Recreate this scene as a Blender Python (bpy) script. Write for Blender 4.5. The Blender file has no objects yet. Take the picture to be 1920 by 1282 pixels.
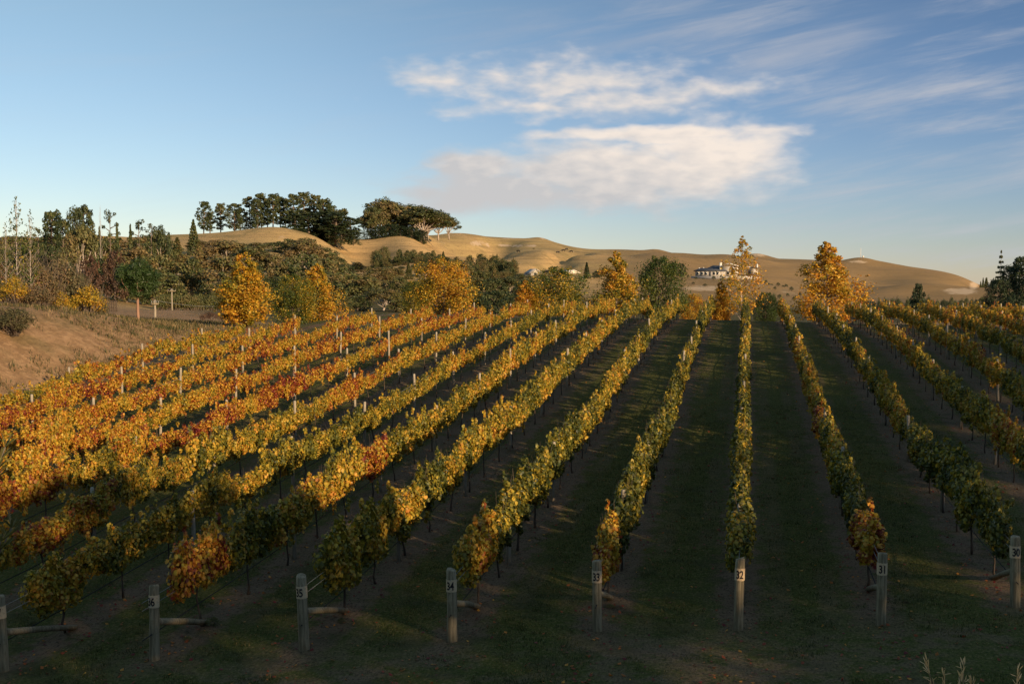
import bpy, bmesh, math, random
import numpy as np
from mathutils import Vector, Matrix, Euler

C = bpy.context.scene
COL = C.collection
R = math.radians
rng = np.random.default_rng(7)
random.seed(7)

# ------------------------------------------------------------------ camera
CAMZ = 6.4                                   # eye height over the world zero (the vineyard floor lies near zero)
FPX, HY, VPX, W0, H0 = 2133.0, 535.0, 1401.0, 960.0, 641.0
YAW = math.atan((VPX - W0) / FPX)
PITCH = math.atan((H0 - HY) / FPX)
cam_d = bpy.data.cameras.new('camera'); cam = bpy.data.objects.new('camera', cam_d); COL.objects.link(cam)
cam.location = (0, 0, CAMZ); cam.rotation_euler = (math.pi/2 - PITCH, 0, YAW)
cam_d.sensor_width = 36; cam_d.lens = 36 * FPX / 1920; cam_d.clip_start = .1; cam_d.clip_end = 20000
C.camera = cam

# ------------------------------------------------------------------ light
SUN_EL, SUN_BEHIND = 13.0, 38.0              # degrees up; degrees behind the +X axis
SUN = Vector((math.cos(R(SUN_BEHIND))*math.cos(R(SUN_EL)), -math.sin(R(SUN_BEHIND))*math.cos(R(SUN_EL)), math.sin(R(SUN_EL))))
sun_d = bpy.data.lights.new('sun', 'SUN'); sun_d.energy = 4.8; sun_d.angle = R(.55); sun_d.color = (1, .73, .45)
sun = bpy.data.objects.new('sun', sun_d); COL.objects.link(sun); sun.location = (60, -40, 40)
sun.rotation_euler = SUN.to_track_quat('Z', 'Y').to_euler()
C.view_settings.view_transform = 'Standard'; C.view_settings.look = 'None'
C.view_settings.exposure = 0.56; C.view_settings.gamma = 1.0; C.view_settings.use_curve_mapping = False
C.cycles.max_bounces = 5; C.cycles.diffuse_bounces = 3; C.cycles.glossy_bounces = 2
C.cycles.transmission_bounces = 3; C.cycles.transparent_max_bounces = 4
C.cycles.caustics_reflective = False; C.cycles.caustics_refractive = False

# ------------------------------------------------------------------ picture -> place
FW = np.array([-math.sin(YAW)*math.cos(PITCH), math.cos(YAW)*math.cos(PITCH), -math.sin(PITCH)])
RT = np.array([math.cos(YAW), math.sin(YAW), 0.0]); UP = np.cross(RT, FW)
def at(px, py, d):
    return np.array([0, 0, CAMZ]) + d*(FW + (px-W0)/FPX*RT + (H0-py)/FPX*UP)
def ang(px, py):
    v = FW + (px-W0)/FPX*RT + (H0-py)/FPX*UP
    return math.degrees(math.atan2(v[0], v[1])), math.degrees(math.atan2(v[2], math.hypot(v[0], v[1])))

# ------------------------------------------------------------------ node helpers
class NT:
    def __init__(s, tree): s.t = tree; s.n = tree.nodes; s.l = tree.links; s.n.clear()
    def node(s, kind, **kw):
        n = s.n.new(kind)
        for k, v in kw.items(): setattr(n, k, v)
        return n
    def put(s, sock, v):
        if v is None: return
        if hasattr(v, 'is_output'): s.l.new(v, sock)
        else:
            if isinstance(v, (tuple, list)) and sock.type == 'RGBA' and len(v) == 3: v = (*v, 1)
            sock.default_value = v
    def m(s, op, a, b=None, c=None, clamp=False):
        n = s.node('ShaderNodeMath', operation=op, use_clamp=clamp); s.put(n.inputs[0], a); s.put(n.inputs[1], b); s.put(n.inputs[2], c); return n.outputs[0]
    def v(s, op, a, b=None, out=0):
        n = s.node('ShaderNodeVectorMath', operation=op); s.put(n.inputs[0], a)
        if op == 'SCALE': s.put(n.inputs['Scale'], b)
        else: s.put(n.inputs[1], b)
        return n.outputs['Value'] if op in ('LENGTH', 'DOT_PRODUCT', 'DISTANCE') else n.outputs[0]
    def mix(s, f, a, b, blend='MIX'):
        n = s.node('ShaderNodeMix', data_type='RGBA', blend_type=blend); s.put(n.inputs[0], f); s.put(n.inputs[6], a); s.put(n.inputs[7], b); return n.outputs[2]
    def noise(s, vec, scale, detail=4, rough=.55, dist=0.0):
        n = s.node('ShaderNodeTexNoise'); s.put(n.inputs['Vector'], vec); n.inputs['Scale'].default_value = scale
        n.inputs['Detail'].default_value = detail; n.inputs['Roughness'].default_value = rough; n.inputs['Distortion'].default_value = dist
        return n.outputs[0]
    def ramp(s, f, stops, interp='LINEAR'):
        n = s.node('ShaderNodeValToRGB'); n.color_ramp.interpolation = interp; e = n.color_ramp.elements
        while len(e) < len(stops): e.new(.5)
        for i, (p, c) in enumerate(stops):
            e[i].position = p; e[i].color = (*c, 1) if not isinstance(c, float) else (c, c, c, 1)
        s.put(n.inputs[0], f); return n.outputs[0]
    def step(s, x, a, b):
        n = s.node('ShaderNodeMapRange', interpolation_type='SMOOTHSTEP'); s.put(n.inputs[0], x)
        n.inputs[1].default_value = a; n.inputs[2].default_value = b; n.inputs[3].default_value = 0; n.inputs[4].default_value = 1
        return n.outputs[0]
    def comb(s, x, y, z=0.0):
        n = s.node('ShaderNodeCombineXYZ'); s.put(n.inputs[0], x); s.put(n.inputs[1], y); s.put(n.inputs[2], z); return n.outputs[0]
    def sep(s, vec):
        n = s.node('ShaderNodeSeparateXYZ'); s.put(n.inputs[0], vec); return n.outputs

# ------------------------------------------------------------------ sky
wd = bpy.data.worlds.new('World'); C.world = wd; wd.use_nodes = True
N = NT(wd.node_tree)
sky = N.node('ShaderNodeTexSky', sky_type='NISHITA', sun_disc=False, sun_elevation=R(SUN_EL), sun_rotation=R(90 + SUN_BEHIND))
sky.altitude = 50; sky.air_density = 1.0; sky.dust_density = 0.0; sky.ozone_density = 3.0
dirv = N.v('NORMALIZE', N.node('ShaderNodeTexCoord').outputs['Generated'])
dx, dy, dz = N.sep(dirv)
U = N.m('MULTIPLY', N.m('ARCTAN2', dx, dy), 57.29578)
V = N.m('MULTIPLY', N.m('ARCSINE', dz), 57.29578)
uv = N.comb(U, V)
warp = N.noise(N.comb(N.m('MULTIPLY', U, .55), V), .55, 3, .5)
warp2 = N.noise(N.comb(N.m('MULTIPLY', U, .55), N.m('ADD', V, 40.0)), .55, 3, .5)
uvw = N.comb(N.m('ADD', U, N.m('MULTIPLY', N.m('SUBTRACT', warp, .5), 3.0)), N.m('ADD', V, N.m('MULTIPLY', N.m('SUBTRACT', warp2, .5), 1.6)))
def blob(px, py, rx, ry):
    u0, v0 = ang(px, py); k = 57.29578/FPX
    q = N.v('MULTIPLY', N.v('SUBTRACT', uvw, (u0, v0, 0.0)), (1/(rx*k), 1/(ry*k), 0.0))
    return N.m('SUBTRACT', 1.0, N.v('LENGTH', q))
def union(bs):
    o = bs[0]
    for b in bs[1:]: o = N.m('SMOOTH_MAX', o, b, .15)
    return o
fine = N.noise(N.comb(N.m('MULTIPLY', U, .45), N.m('MULTIPLY', V, 1.25)), .9, 6, .52, .25)
puffs = N.noise(N.comb(N.m('MULTIPLY', U, .6), N.m('MULTIPLY', V, 1.4)), 1.4, 3, .45, .15)
upper = union([blob(1060,158,270,52), blob(1010,205,180,22), blob(820,148,85,34), blob(1290,168,210,24), blob(1150,185,260,30)])
lower = union([blob(1160,330,330,78), blob(1330,296,160,78), blob(895,312,95,40), blob(940,360,250,48), blob(1240,250,280,22)])
d_up = N.step(N.m('ADD', N.m('MULTIPLY', upper, .9), N.m('MULTIPLY', N.m('SUBTRACT', N.m('ADD', N.m('MULTIPLY', fine, .6), N.m('MULTIPLY', puffs, .4)), .5), 2.3)), -.25, 1.05)
d_lo = N.step(N.m('ADD', N.m('MULTIPLY', lower, 1.5), N.m('MULTIPLY', N.m('SUBTRACT', fine, .5), 1.5)), -.2, .92)
u2, v2 = ang(1200, 300)
lit = N.m('ADD', N.m('MULTIPLY', N.m('SUBTRACT', U, u2), .055), N.m('MULTIPLY', N.m('SUBTRACT', V, v2), .22))
lit = N.m('ADD', N.m('ADD', lit, .62), N.m('MULTIPLY', N.m('SUBTRACT', puffs, .5), 1.3))
lo_col = N.ramp(lit, [(0.0, (3.8,3.7,3.7)), (.42, (4.7,4.35,4.1)), (1.0, (6.2,5.4,4.7))])
up_col = N.ramp(N.m('ADD', N.m('MULTIPLY', puffs, 1.3), -.15), [(0.15, (3.9,3.95,4.1)), (.8, (5.6,5.0,4.5))])
# thin high veils
ca, sa = math.cos(R(9)), math.sin(R(9))
ru = N.m('ADD', N.m('MULTIPLY', U, ca), N.m('MULTIPLY', V, sa)); rv = N.m('SUBTRACT', N.m('MULTIPLY', V, ca), N.m('MULTIPLY', U, sa))
streak = N.noise(N.comb(N.m('MULTIPLY', ru, .09), N.m('MULTIPLY', rv, .75)), 1.0, 7, .62, .35)
broad = N.noise(N.comb(N.m('MULTIPLY', U, .12), N.m('MULTIPLY', V, .3)), 1.0, 3, .5)
c_mask = N.step(U, -12.0, 6.0)
cirrus = N.m('MULTIPLY', N.m('MULTIPLY', N.step(streak, .42, .80), N.step(broad, .32, .6)), N.m('MULTIPLY_ADD', c_mask, .62, .10))
veil = N.m('MULTIPLY', N.step(union([blob(1240,55,520,75), blob(1420,90,330,60)]), -.1, .8), N.m('MULTIPLY', N.step(streak, .3, .7), .38))
tint = N.mix(N.step(V, -1.0, 26.0), N.mix(N.step(U, -38.0, 16.0), (.86,.77,.82), (.64,.62,.77)), N.mix(N.step(U, -38.0, 16.0), (1.10,.95,.72), (.40,.43,.47)))
tint = N.mix(N.step(V, 24.0, 55.0), tint, (2.7,2.1,1.5))  # sky above the view brightened and warmed, added fill for the shaded ground
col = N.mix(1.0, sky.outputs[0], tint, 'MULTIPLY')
wisps = N.m('MULTIPLY', N.step(union([blob(1740,335,330,60), blob(1640,410,380,34), blob(1720,190,260,60), blob(1800,480,240,22)]), -.1, .7), N.m('MULTIPLY', N.step(streak, .34, .70), .48))
col = N.mix(wisps, col, (3.3,3.4,3.7)); col = N.mix(cirrus, col, (3.6,3.6,3.8)); col = N.mix(veil, col, (2.7,2.9,3.4))
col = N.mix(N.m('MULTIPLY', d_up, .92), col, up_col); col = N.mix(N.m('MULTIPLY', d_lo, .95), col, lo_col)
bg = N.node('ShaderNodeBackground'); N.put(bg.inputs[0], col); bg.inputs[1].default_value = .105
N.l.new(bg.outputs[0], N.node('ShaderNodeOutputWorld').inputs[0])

# ------------------------------------------------------------------ object helpers
def tag(o, label=None, cat=None, group=None, kind=None):
    if label: o['label'] = label
    if cat: o['category'] = cat
    if group: o['group'] = group
    if kind: o['kind'] = kind
    return o
def empty(name, loc, rz=0.0):
    o = bpy.data.objects.new(name, None); COL.objects.link(o); o.location = loc; o.rotation_euler = (0, 0, rz); o.empty_display_size = .3; return o
def link(name, me, parent=None, loc=None):
    o = bpy.data.objects.new(name, me); COL.objects.link(o)
    if parent: o.parent = parent
    if loc is not None: o.location = loc
    return o
def kids(o, _c={}):
    return [c for c in COL.objects if c.parent == o]
def npmesh(name, V_, faces, mat=None, attr=None, smooth=False):
    """faces: list of int arrays (n, k); V_: (n,3); attr: (n,3) numbers stored per vertex as 'vary'"""
    me = bpy.data.meshes.new(name); V_ = np.asarray(V_, np.float32)
    me.vertices.add(len(V_)); me.vertices.foreach_set('co', V_.ravel())
    li = np.concatenate([f.ravel() for f in faces]).astype(np.int32)
    tot = np.concatenate([np.full(len(f), f.shape[1], np.int32) for f in faces])
    me.loops.add(len(li)); me.loops.foreach_set('vertex_index', li)
    me.polygons.add(len(tot)); me.polygons.foreach_set('loop_start', np.concatenate([[0], np.cumsum(tot)[:-1]]).astype(np.int32))
    me.update(calc_edges=True)
    if smooth: me.polygons.foreach_set('use_smooth', np.ones(len(tot), bool))
    if attr is not None:
        a = me.color_attributes.new('vary', 'FLOAT_COLOR', 'POINT')
        A = np.ones((len(V_), 4), np.float32); A[:, :3] = attr; a.data.foreach_set('color', A.ravel())
    if mat: me.materials.append(mat)
    me.validate(); return me
class MB:
    """collects solid shapes into ONE mesh"""
    def __init__(s): s.v = []; s.f = {}; s.n = 0
    def add(s, v, fs):
        for f in fs: s.f.setdefault(len(f), []).append([i + s.n for i in f])
        s.v.append(np.asarray(v, float)); s.n += len(v); return s
    def box(s, c, size, rz=0.0, taper=1.0):
        x, y, z = size[0]/2, size[1]/2, size[2]/2; cs, sn = math.cos(rz), math.sin(rz); P = []
        for k, t in ((-z, 1.0), (z, taper)):
            for a, b in ((-x,-y),(x,-y),(x,y),(-x,y)):
                a *= t; b *= t; P.append((c[0]+a*cs-b*sn, c[1]+a*sn+b*cs, c[2]+k))
        return s.add(P, [(0,3,2,1),(4,5,6,7),(0,1,5,4),(1,2,6,5),(2,3,7,6),(3,0,4,7)])
    def prism(s, poly, y0, y1):               # poly in XZ pushed along Y
        n = len(poly); P = [(a, y0, b) for a, b in poly] + [(a, y1, b) for a, b in poly]
        return s.add(P, [tuple(range(n)), tuple(range(2*n-1, n-1, -1))] + [(i, i+n, (i+1) % n + n, (i+1) % n) for i in range(n)])
    def tube(s, path, rad, sides=6, jit=0.0):
        path = [np.asarray(p, float) for p in path]; m = len(path)
        if not hasattr(rad, '__len__'): rad = [rad]*m
        P = []
        for i, p in enumerate(path):
            d = path[min(i+1, m-1)] - path[max(i-1, 0)]; d = d/(np.linalg.norm(d)+1e-9)
            a = np.cross(d, (0.3, 1, 0.05) if abs(d[2]) > .7 else (0, 0, 1)); a /= np.linalg.norm(a); b = np.cross(d, a)
            for k in range(sides):
                t = 2*math.pi*k/sides; r = rad[i]*(1 + jit*random.uniform(-1, 1))
                P.append(p + r*(math.cos(t)*a + math.sin(t)*b))
        F = [(i*sides+k, i*sides+(k+1) % sides, (i+1)*sides+(k+1) % sides, (i+1)*sides+k) for i in range(m-1) for k in range(sides)]
        F += [tuple(range(sides-1, -1, -1)), tuple(range((m-1)*sides, m*sides))]
        return s.add(P, F)
    def mesh(s, name, mat, smooth=False):
        me = npmesh(name, np.concatenate(s.v), [np.array(x) for x in s.f.values()], mat, smooth=smooth)
        bm = bmesh.new(); bm.from_mesh(me); bmesh.ops.recalc_face_normals(bm, faces=bm.faces); bm.to_mesh(me); bm.free(); return me
    def build(s, name, mat, parent=None, smooth=False, loc=None): return link(name, s.mesh(name, mat, smooth), parent, loc)

# leaves: many small bent faces
T_GRAPE = (np.array([(0,-.5,0),(.34,-.46,-.08),(.52,-.10,-.14),(.36,.10,-.10),(.36,.34,-.12),(.12,.30,-.02),(0,.58,-.06),(-.12,.30,-.02),(-.36,.34,-.12),(-.36,.10,-.10),(-.52,-.10,-.14),(-.34,-.46,-.08)]), [(0,1,2,3,4,5,6),(6,7,8,9,10,11,0)])
T_DIAMOND = (np.array([(0,-.5,0),(.38,0,-.1),(0,.5,0),(-.38,0,-.1)]), [(0,1,2),(0,2,3)])
T_LANCE = (np.array([(0,0,0),(.07,.35,.02),(.05,.75,.0),(0,1,-.08),(-.05,.75,.0),(-.07,.35,.02)]), [(0,1,2,3),(3,4,5,0)])
T_NEEDLE = (np.array([(-.05,-.5,0),(.05,-.5,0),(.06,.3,.0),(0,.55,0),(-.06,.3,0)]), [(0,1,2,3,4)])
def leaves(tmpl, P, Nrm, size, vary, up=None):
    T, F = tmpl; n = len(P); k = len(T)
    Nrm = Nrm/(np.linalg.norm(Nrm, axis=1, keepdims=True)+1e-9)
    ref = rng.normal(size=(n, 3)) if up is None else up
    a = np.cross(ref, Nrm); a /= (np.linalg.norm(a, axis=1, keepdims=True)+1e-9); b = np.cross(Nrm, a)
    S = (size if hasattr(size, '__len__') else np.full(n, size))[:, None, None]
    X = P[:, None, :] + S*(T[None, :, 0:1]*a[:, None] + T[None, :, 1:2]*b[:, None] + T[None, :, 2:3]*Nrm[:, None])
    off = (np.arange(n)*k)[:, None]
    by = {}
    for f in F: by.setdefault(len(f), []).append(np.array(f)[None, :] + off)
    return X.reshape(-1, 3), [np.concatenate(v) for v in by.values()], np.repeat(vary, k, axis=0)
def ball(n, c, r, shell=.55):
    d = rng.normal(size=(n, 3)); d /= np.linalg.norm(d, axis=1, keepdims=True)
    q = shell + (1-shell)*rng.random((n, 1))
    return np.asarray(c) + d*q*np.asarray(r), d

# ------------------------------------------------------------------ materials
MATS = {}
def pbr(name, colour, rough=.7, build=None, spec=.3):
    m = bpy.data.materials.new(name); m.use_nodes = True; n = NT(m.node_tree)
    b = n.node('ShaderNodeBsdfPrincipled'); b.inputs['Roughness'].default_value = rough; b.inputs['Specular IOR Level'].default_value = spec
    n.l.new(b.outputs[0], n.node('ShaderNodeOutputMaterial').inputs[0])
    c = build(n, b) if build else colour
    n.put(b.inputs['Base Color'], c); MATS[name] = m; return m
def leafmat(name, stops, transl=.35, rough=.5, gain=1.0):
    m = bpy.data.materials.new(name); m.use_nodes = True; n = NT(m.node_tree)
    oi = n.node('ShaderNodeObjectInfo'); r_, g_, b_ = n.sep(oi.outputs['Color'])
    at_ = n.node('ShaderNodeAttribute', attribute_name='vary'); a0, a1, a2 = n.sep(at_.outputs['Vector'])
    t = n.m('ADD', r_, n.m('MULTIPLY', n.m('SUBTRACT', a0, .5), g_)); t = n.m('ADD', t, n.m('MULTIPLY', n.m('SUBTRACT', a2, .5), n.m('MULTIPLY', g_, .9)))
    t = n.m('ADD', t, 0.0, clamp=True)
    c = n.ramp(t, stops); c = n.mix(1.0, c, n.m('MULTIPLY', n.m('MULTIPLY_ADD', a1, .6, .68), gain), 'MULTIPLY')
    p = n.node('ShaderNodeBsdfPrincipled'); n.put(p.inputs['Base Color'], c); p.inputs['Roughness'].default_value = rough; p.inputs['Specular IOR Level'].default_value = .35
    tr = n.node('ShaderNodeBsdfTranslucent'); n.put(tr.inputs[0], n.mix(1.0, c, (1.25,1.15,.7), 'MULTIPLY'))
    mx = n.node('ShaderNodeMixShader'); mx.inputs[0].default_value = transl
    n.l.new(p.outputs[0], mx.inputs[1]); n.l.new(tr.outputs[0], mx.inputs[2]); n.l.new(mx.outputs[0], n.node('ShaderNodeOutputMaterial').inputs[0])
    MATS[name] = m; return m
AUT = [(0,(.04,.058,.013)),(.28,(.10,.108,.018)),(.45,(.28,.235,.026)),(.60,(.56,.375,.04)),(.76,(.58,.28,.034)),(.87,(.34,.085,.014)),(1,(.16,.02,.018))]
M_vine = leafmat('vine_leaves', AUT, .33, .5, .90)
M_pop = leafmat('poplar_leaves', [(0,(.03,.06,.012)),(.25,(.07,.10,.016)),(.45,(.20,.18,.02)),(.62,(.58,.36,.032)),(.8,(.52,.23,.022)),(1,(.26,.10,.025))], .35)
M_ever = leafmat('evergreen_leaves', [(0,(.014,.028,.012)),(.3,(.034,.052,.018)),(.55,(.088,.102,.03)),(.8,(.14,.128,.042)),(1,(.19,.13,.05))], .22, .6)
M_green = leafmat('green_needles', [(0,(.02,.042,.011)),(.5,(.042,.075,.016)),(1,(.085,.10,.028))], .2, .5)
M_dry = leafmat('dry_leaves', [(0,(.07,.075,.03)),(.4,(.12,.10,.045)),(.7,(.2,.13,.06)),(1,(.26,.14,.07))], .25, .7)
M_red = leafmat('dark_red_leaves', [(0,(.055,.032,.018)),(.5,(.10,.048,.027)),(1,(.16,.085,.04))], .2, .6)
M_blade = leafmat('grass_blades', [(0,(.022,.038,.008)),(.4,(.045,.058,.014)),(.7,(.13,.11,.04)),(1,(.28,.19,.09))], .3, .6)
def wood(n, b, c1, c2, c3, sc=(14,14,1.2)):
    g = n.node('ShaderNodeTexCoord').outputs['Object']
    a = n.noise(n.v('MULTIPLY', g, sc), 1.6, 6, .65, .6); l = n.noise(g, 5.0, 4, .6)
    c = n.mix(n.step(a, .35, .65), c1, c2); c = n.mix(n.m('MULTIPLY', n.step(l, .52, .7), .7), c, c3)
    bp = n.node('ShaderNodeBump'); bp.inputs['Strength'].default_value = .5; bp.inputs['Distance'].default_value = .02; n.put(bp.inputs['Height'], a); n.l.new(bp.outputs[0], b.inputs['Normal'])
    return c
M_post = pbr('weathered_timber', None, .85, lambda n, b: wood(n, b, (.14,.112,.064), (.31,.25,.15), (.18,.14,.07)))
M_stake = pbr('pale_timber', None, .85, lambda n, b: wood(n, b, (.24,.20,.145), (.36,.31,.23), (.18,.15,.105)))
M_bark = pbr('vine_bark', None, .9, lambda n, b: wood(n, b, (.05,.036,.025), (.11,.08,.055), (.07,.05,.03)))
M_tbark = pbr('tree_bark', None, .9, lambda n, b: wood(n, b, (.10,.075,.055), (.20,.15,.11), (.13,.10,.07), (3,3,.6)))
M_pbark = pbr('pale_bark', None, .85, lambda n, b: wood(n, b, (.34,.27,.21), (.50,.42,.34), (.22,.17,.13), (3,3,.6)))
M_rbark = pbr('red_bark', None, .85, lambda n, b: wood(n, b, (.22,.12,.075), (.34,.20,.13), (.14,.08,.05), (5,5,1.4)))
M_paint = pbr('cream_paint', None, .6, lambda n, b: n.mix(n.step(n.noise(n.node('ShaderNodeTexCoord').outputs['Object'], 28, 5, .6), .52, .72), (.60,.44,.26), (.32,.22,.13)))
M_ink = pbr('dark_ink', (.02,.012,.012), .6)
M_wire = pbr('galvanised_wire', (.25,.25,.24), .5); M_drip = pbr('black_pipe', (.012,.012,.013), .5)

# ------------------------------------------------------------------ the land: heights
SP, X0 = 2.5, -.1
KY = np.array([-400,-40,-6,0,3,7,12,15,17,22,28,35,42,50,60,70,80,88,100,115,400.])
KG = np.array([-1.4,-1.4,-1.6,-1.7,-2.0,-3.9,-5.6,-6.05,-6.137,-6.122,-5.911,-5.531,-5.043,-4.354,-3.599,-3.0,-2.72,-2.66,-3.3,-4.2,-4.2])
KS = np.array([0,0,0,0,0,.01,.03,.042,.0471,.0291,.0113,.001,-.0041,-.0092,-.0122,-.0139,-.015,-.0155,-.01,-.004,0])
_gy = np.arange(-60, 130, .25)
def _sm(a, w): k = np.hanning(w); k /= k.sum(); return np.convolve(np.pad(a, w//2, mode='edge'), k, 'valid')[:len(a)]
_gG = _sm(np.interp(_gy, KY, KG), 17); _gS = _sm(np.interp(_gy, KY, KS), 25)
def sstep(x, a, b): t = np.clip((x-a)/(b-a), 0, 1); return t*t*(3-2*t)
def vnoise(x, y, s, seed):
    r_ = np.random.default_rng(seed); g = r_.random((64, 64)); x = x/s; y = y/s
    xi = np.floor(x).astype(int); yi = np.floor(y).astype(int); fx = x-xi; fy = y-yi; fx = fx*fx*(3-2*fx); fy = fy*fy*(3-2*fy)
    G_ = lambda a, b: g[a % 64, b % 64]
    return (G_(xi,yi)*(1-fx)+G_(xi+1,yi)*fx)*(1-fy) + (G_(xi,yi+1)*(1-fx)+G_(xi+1,yi+1)*fx)*fy - .5
def field(X, Y):
    z = np.interp(Y, _gy, _gG) + np.interp(Y, _gy, _gS)*np.clip(X, -31, 34)
    H = np.interp(Y, [0,25,36,42,51,56,60,64,68,76,110], [2.2,3.2,3.8,3.9,3.65,2.7,1.75,.85,.35,.05,0])
    z = z + H*(sstep(X, -29.0, -36.5)*.8 + sstep(X, -36, -52)*.45)
    return z + vnoise(X, Y, 5, 3)*.12 + vnoise(X, Y, 1.7, 4)*.05
# picture columns: ground heights beyond the vineyard, as (depth, picture row) pairs
COLS = {
-500: [(110,560),(160,540),(250,505),(350,470),(450,460),(700,475),(1500,525)],
0:   [(110,566),(150,566),(200,545),(250,515),(300,488),(400,452),(600,480),(1500,525)],
150: [(110,582),(140,585),(200,562),(250,525),(300,492),(400,450),(600,480),(1500,525)],
300: [(90,603),(110,589),(128,580),(150,585),(200,583),(260,562),(330,490),(420,446),(600,470),(1500,525)],
420: [(90,612),(115,594),(135,581),(155,586),(200,583),(260,560),(330,480),(450,436),(600,465),(1500,525)],
520: [(110,612),(150,592),(200,582),(260,556),(330,478),(450,429),(600,455),(1500,525)],
600: [(110,612),(150,594),(200,578),(260,545),(330,495),(400,468),(450,444),(600,462),(1500,525)],
670: [(110,612),(150,596),(200,580),(260,552),(330,520),(400,492),(480,457),(600,452),(750,468),(1500,525)],
760: [(110,612),(150,600),(260,556),(330,525),(400,488),(480,448),(600,436),(800,465),(1500,528)],
860: [(110,612),(150,604),(260,562),(350,530),(450,490),(550,456),(650,433),(900,470),(1500,530)],
950: [(110,612),(150,606),(260,566),(350,530),(450,507),(520,484),(580,463),(680,441),(900,472),(1500,532)],
1020:[(110,612),(150,606),(260,566),(330,530),(346,519),(358,518),(450,506),(520,484),(580,465),(700,443),(900,474),(1500,532)],
1060:[(110,612),(150,606),(260,566),(330,530),(346,519),(358,518),(450,508),(550,482),(600,472),(700,458),(900,476),(1500,532)],
1100:[(110,612),(150,606),(260,566),(350,524),(450,510),(550,486),(700,467),(900,482),(1500,532)],
1200:[(110,610),(150,606),(260,566),(350,540),(400,515),(500,495),(700,469),(900,482),(1500,533)],
1300:[(110,610),(150,606),(260,570),(350,548),(385,520),(410,514),(500,502),(700,478),(900,488),(1500,533)],
1400:[(110,610),(150,606),(260,575),(320,556),(385,522),(410,514),(500,502),(700,482),(900,490),(1500,534)],
1550:[(110,610),(150,606),(260,578),(320,562),(400,541),(500,517),(700,488),(900,495),(1500,534)],
1700:[(110,606),(150,596),(260,567),(400,548),(550,522),(700,498),(900,505),(1500,535)],
1780:[(110,600),(150,590),(260,566),(400,553),(520,538),(600,520),(700,510),(900,520),(1500,536)],
1828:[(110,598),(150,588),(300,562),(430,556),(540,551),(585,541),(620,529),(700,527),(900,534),(1500,537)],
1850:[(110,598),(150,587),(300,563),(500,556),(600,551),(700,547),(900,542),(1500,538)],
1950:[(110,596),(150,586),(300,563),(600,550),(900,543),(1500,538)],
2600:[(110,596),(150,586),(300,563),(600,550),(900,543),(1500,538)]}
_cpx = np.array(sorted(COLS)); _cth = np.array([ang(p, 540)[0] for p in _cpx])
_cr = np.geomspace(90, 6000, 150); _cz = np.zeros((len(_cpx), len(_cr)))
for _i, _p in enumerate(_cpx):
    pts = [at(_p, y, d) for d, y in COLS[_p]]
    rr = [math.hypot(q[0], q[1]) for q in pts]; zz = [q[2]-CAMZ for q in pts]
    rr.append(6000); zz.append(-8.0 + 0*zz[-1])
    _cz[_i] = np.interp(_cr, rr, zz)
for _k in range(2):
    _cz[:, 1:-1] = .25*_cz[:, :-2] + .5*_cz[:, 1:-1] + .25*_cz[:, 2:]
_dth = np.linspace(_cth[0], _cth[-1], 700); _dz = np.stack([np.interp(_dth, _cth, _cz[:, j]) for j in range(len(_cr))], 1)
_k = np.hanning(27); _k /= _k.sum(); _dz = np.stack([np.convolve(np.pad(_dz[:, j], 13, mode='edge'), _k, 'valid') for j in range(len(_cr))], 1)
_cth, _cz = _dth, _dz
def far(X, Y):
    r = np.hypot(X, Y); th = np.degrees(np.arctan2(X, Y)); th = np.clip(th, _cth[0], _cth[-1])
    i = np.clip(np.searchsorted(_cth, th)-1, 0, len(_cth)-2); f = (th-_cth[i])/(_cth[i+1]-_cth[i]); f = f*1.0
    lr = np.clip(np.log(np.clip(r, 90, 6000)/90)/np.log(6000/90)*149, 0, 148.999); j = lr.astype(int); g = lr-j
    z = (_cz[i,j]*(1-g)+_cz[i,j+1]*g)*(1-f) + (_cz[i+1,j]*(1-g)+_cz[i+1,j+1]*g)*f
    hill = sstep(r, 300, 420)*(1-sstep(r, 640, 700)*.75)
    z = z + hill*(vnoise(X, Y, 70, 11)*7.5 + vnoise(X, Y, 28, 12)*3.0 + vnoise(X, Y, 11, 13)*.7)
    for ax, ad, bx, bd, w, dp in ((958,640,872,470,11,11),(1082,590,1030,430,6,5.0),(700,470,640,360,14,9.0),(1180,640,1165,470,14,3.0),(1500,640,1440,520,16,3.0),(1660,640,1600,520,16,2.5),(870,600,820,420,9,5)):
        A, B = at(ax, 500, ad)[:2], at(bx, 500, bd)[:2]; AB = B-A; t_ = np.clip(((X-A[0])*AB[0]+(Y-A[1])*AB[1])/(AB@AB), 0, 1)
        dd = np.hypot(X-A[0]-t_*AB[0]+vnoise(X, Y, 25, 19)*9, Y-A[1]-t_*AB[1]); z = z - dp*np.sin(np.pi*np.clip(t_*.9+.05, 0, 1))*np.exp(-(dd/w)**2)
    for px, d, w, h in ((1420,700,14,3.2),(1232,700,10,2.0),(1612,690,16,3.4),(1650,690,20,1.6),(1012,690,9,1.5),(905,640,9,1.5)):
        q = at(px, 500, d); z = z + h*np.exp(-((X-q[0])**2+(Y-q[1])**2)/(2*w*w/4))
    return z
def gz(X, Y):
    X = np.asarray(X, float); Y = np.asarray(Y, float); r = np.hypot(X, Y)
    w = np.where(X < -29, 1.0, sstep(r, 92, 118))*sstep(Y, 10, 40)
    w = w*np.where(X < -29, sstep(r, 66, 104), 1.0)
    return CAMZ + field(X, Y)*(1-w) + far(X, Y)*w
def gzf(x, y): return float(gz(np.array([x]), np.array([y]))[0])
def on(px, d):
    q = at(px, HY, d); return float(q[0]), float(q[1]), gzf(q[0], q[1])
def project(X, Y, Z):
    rel = np.stack([X, Y, Z-CAMZ], -1); d = rel@FW; return W0 + FPX*(rel@RT)/d, H0 - FPX*(rel@UP)/d, d

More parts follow.
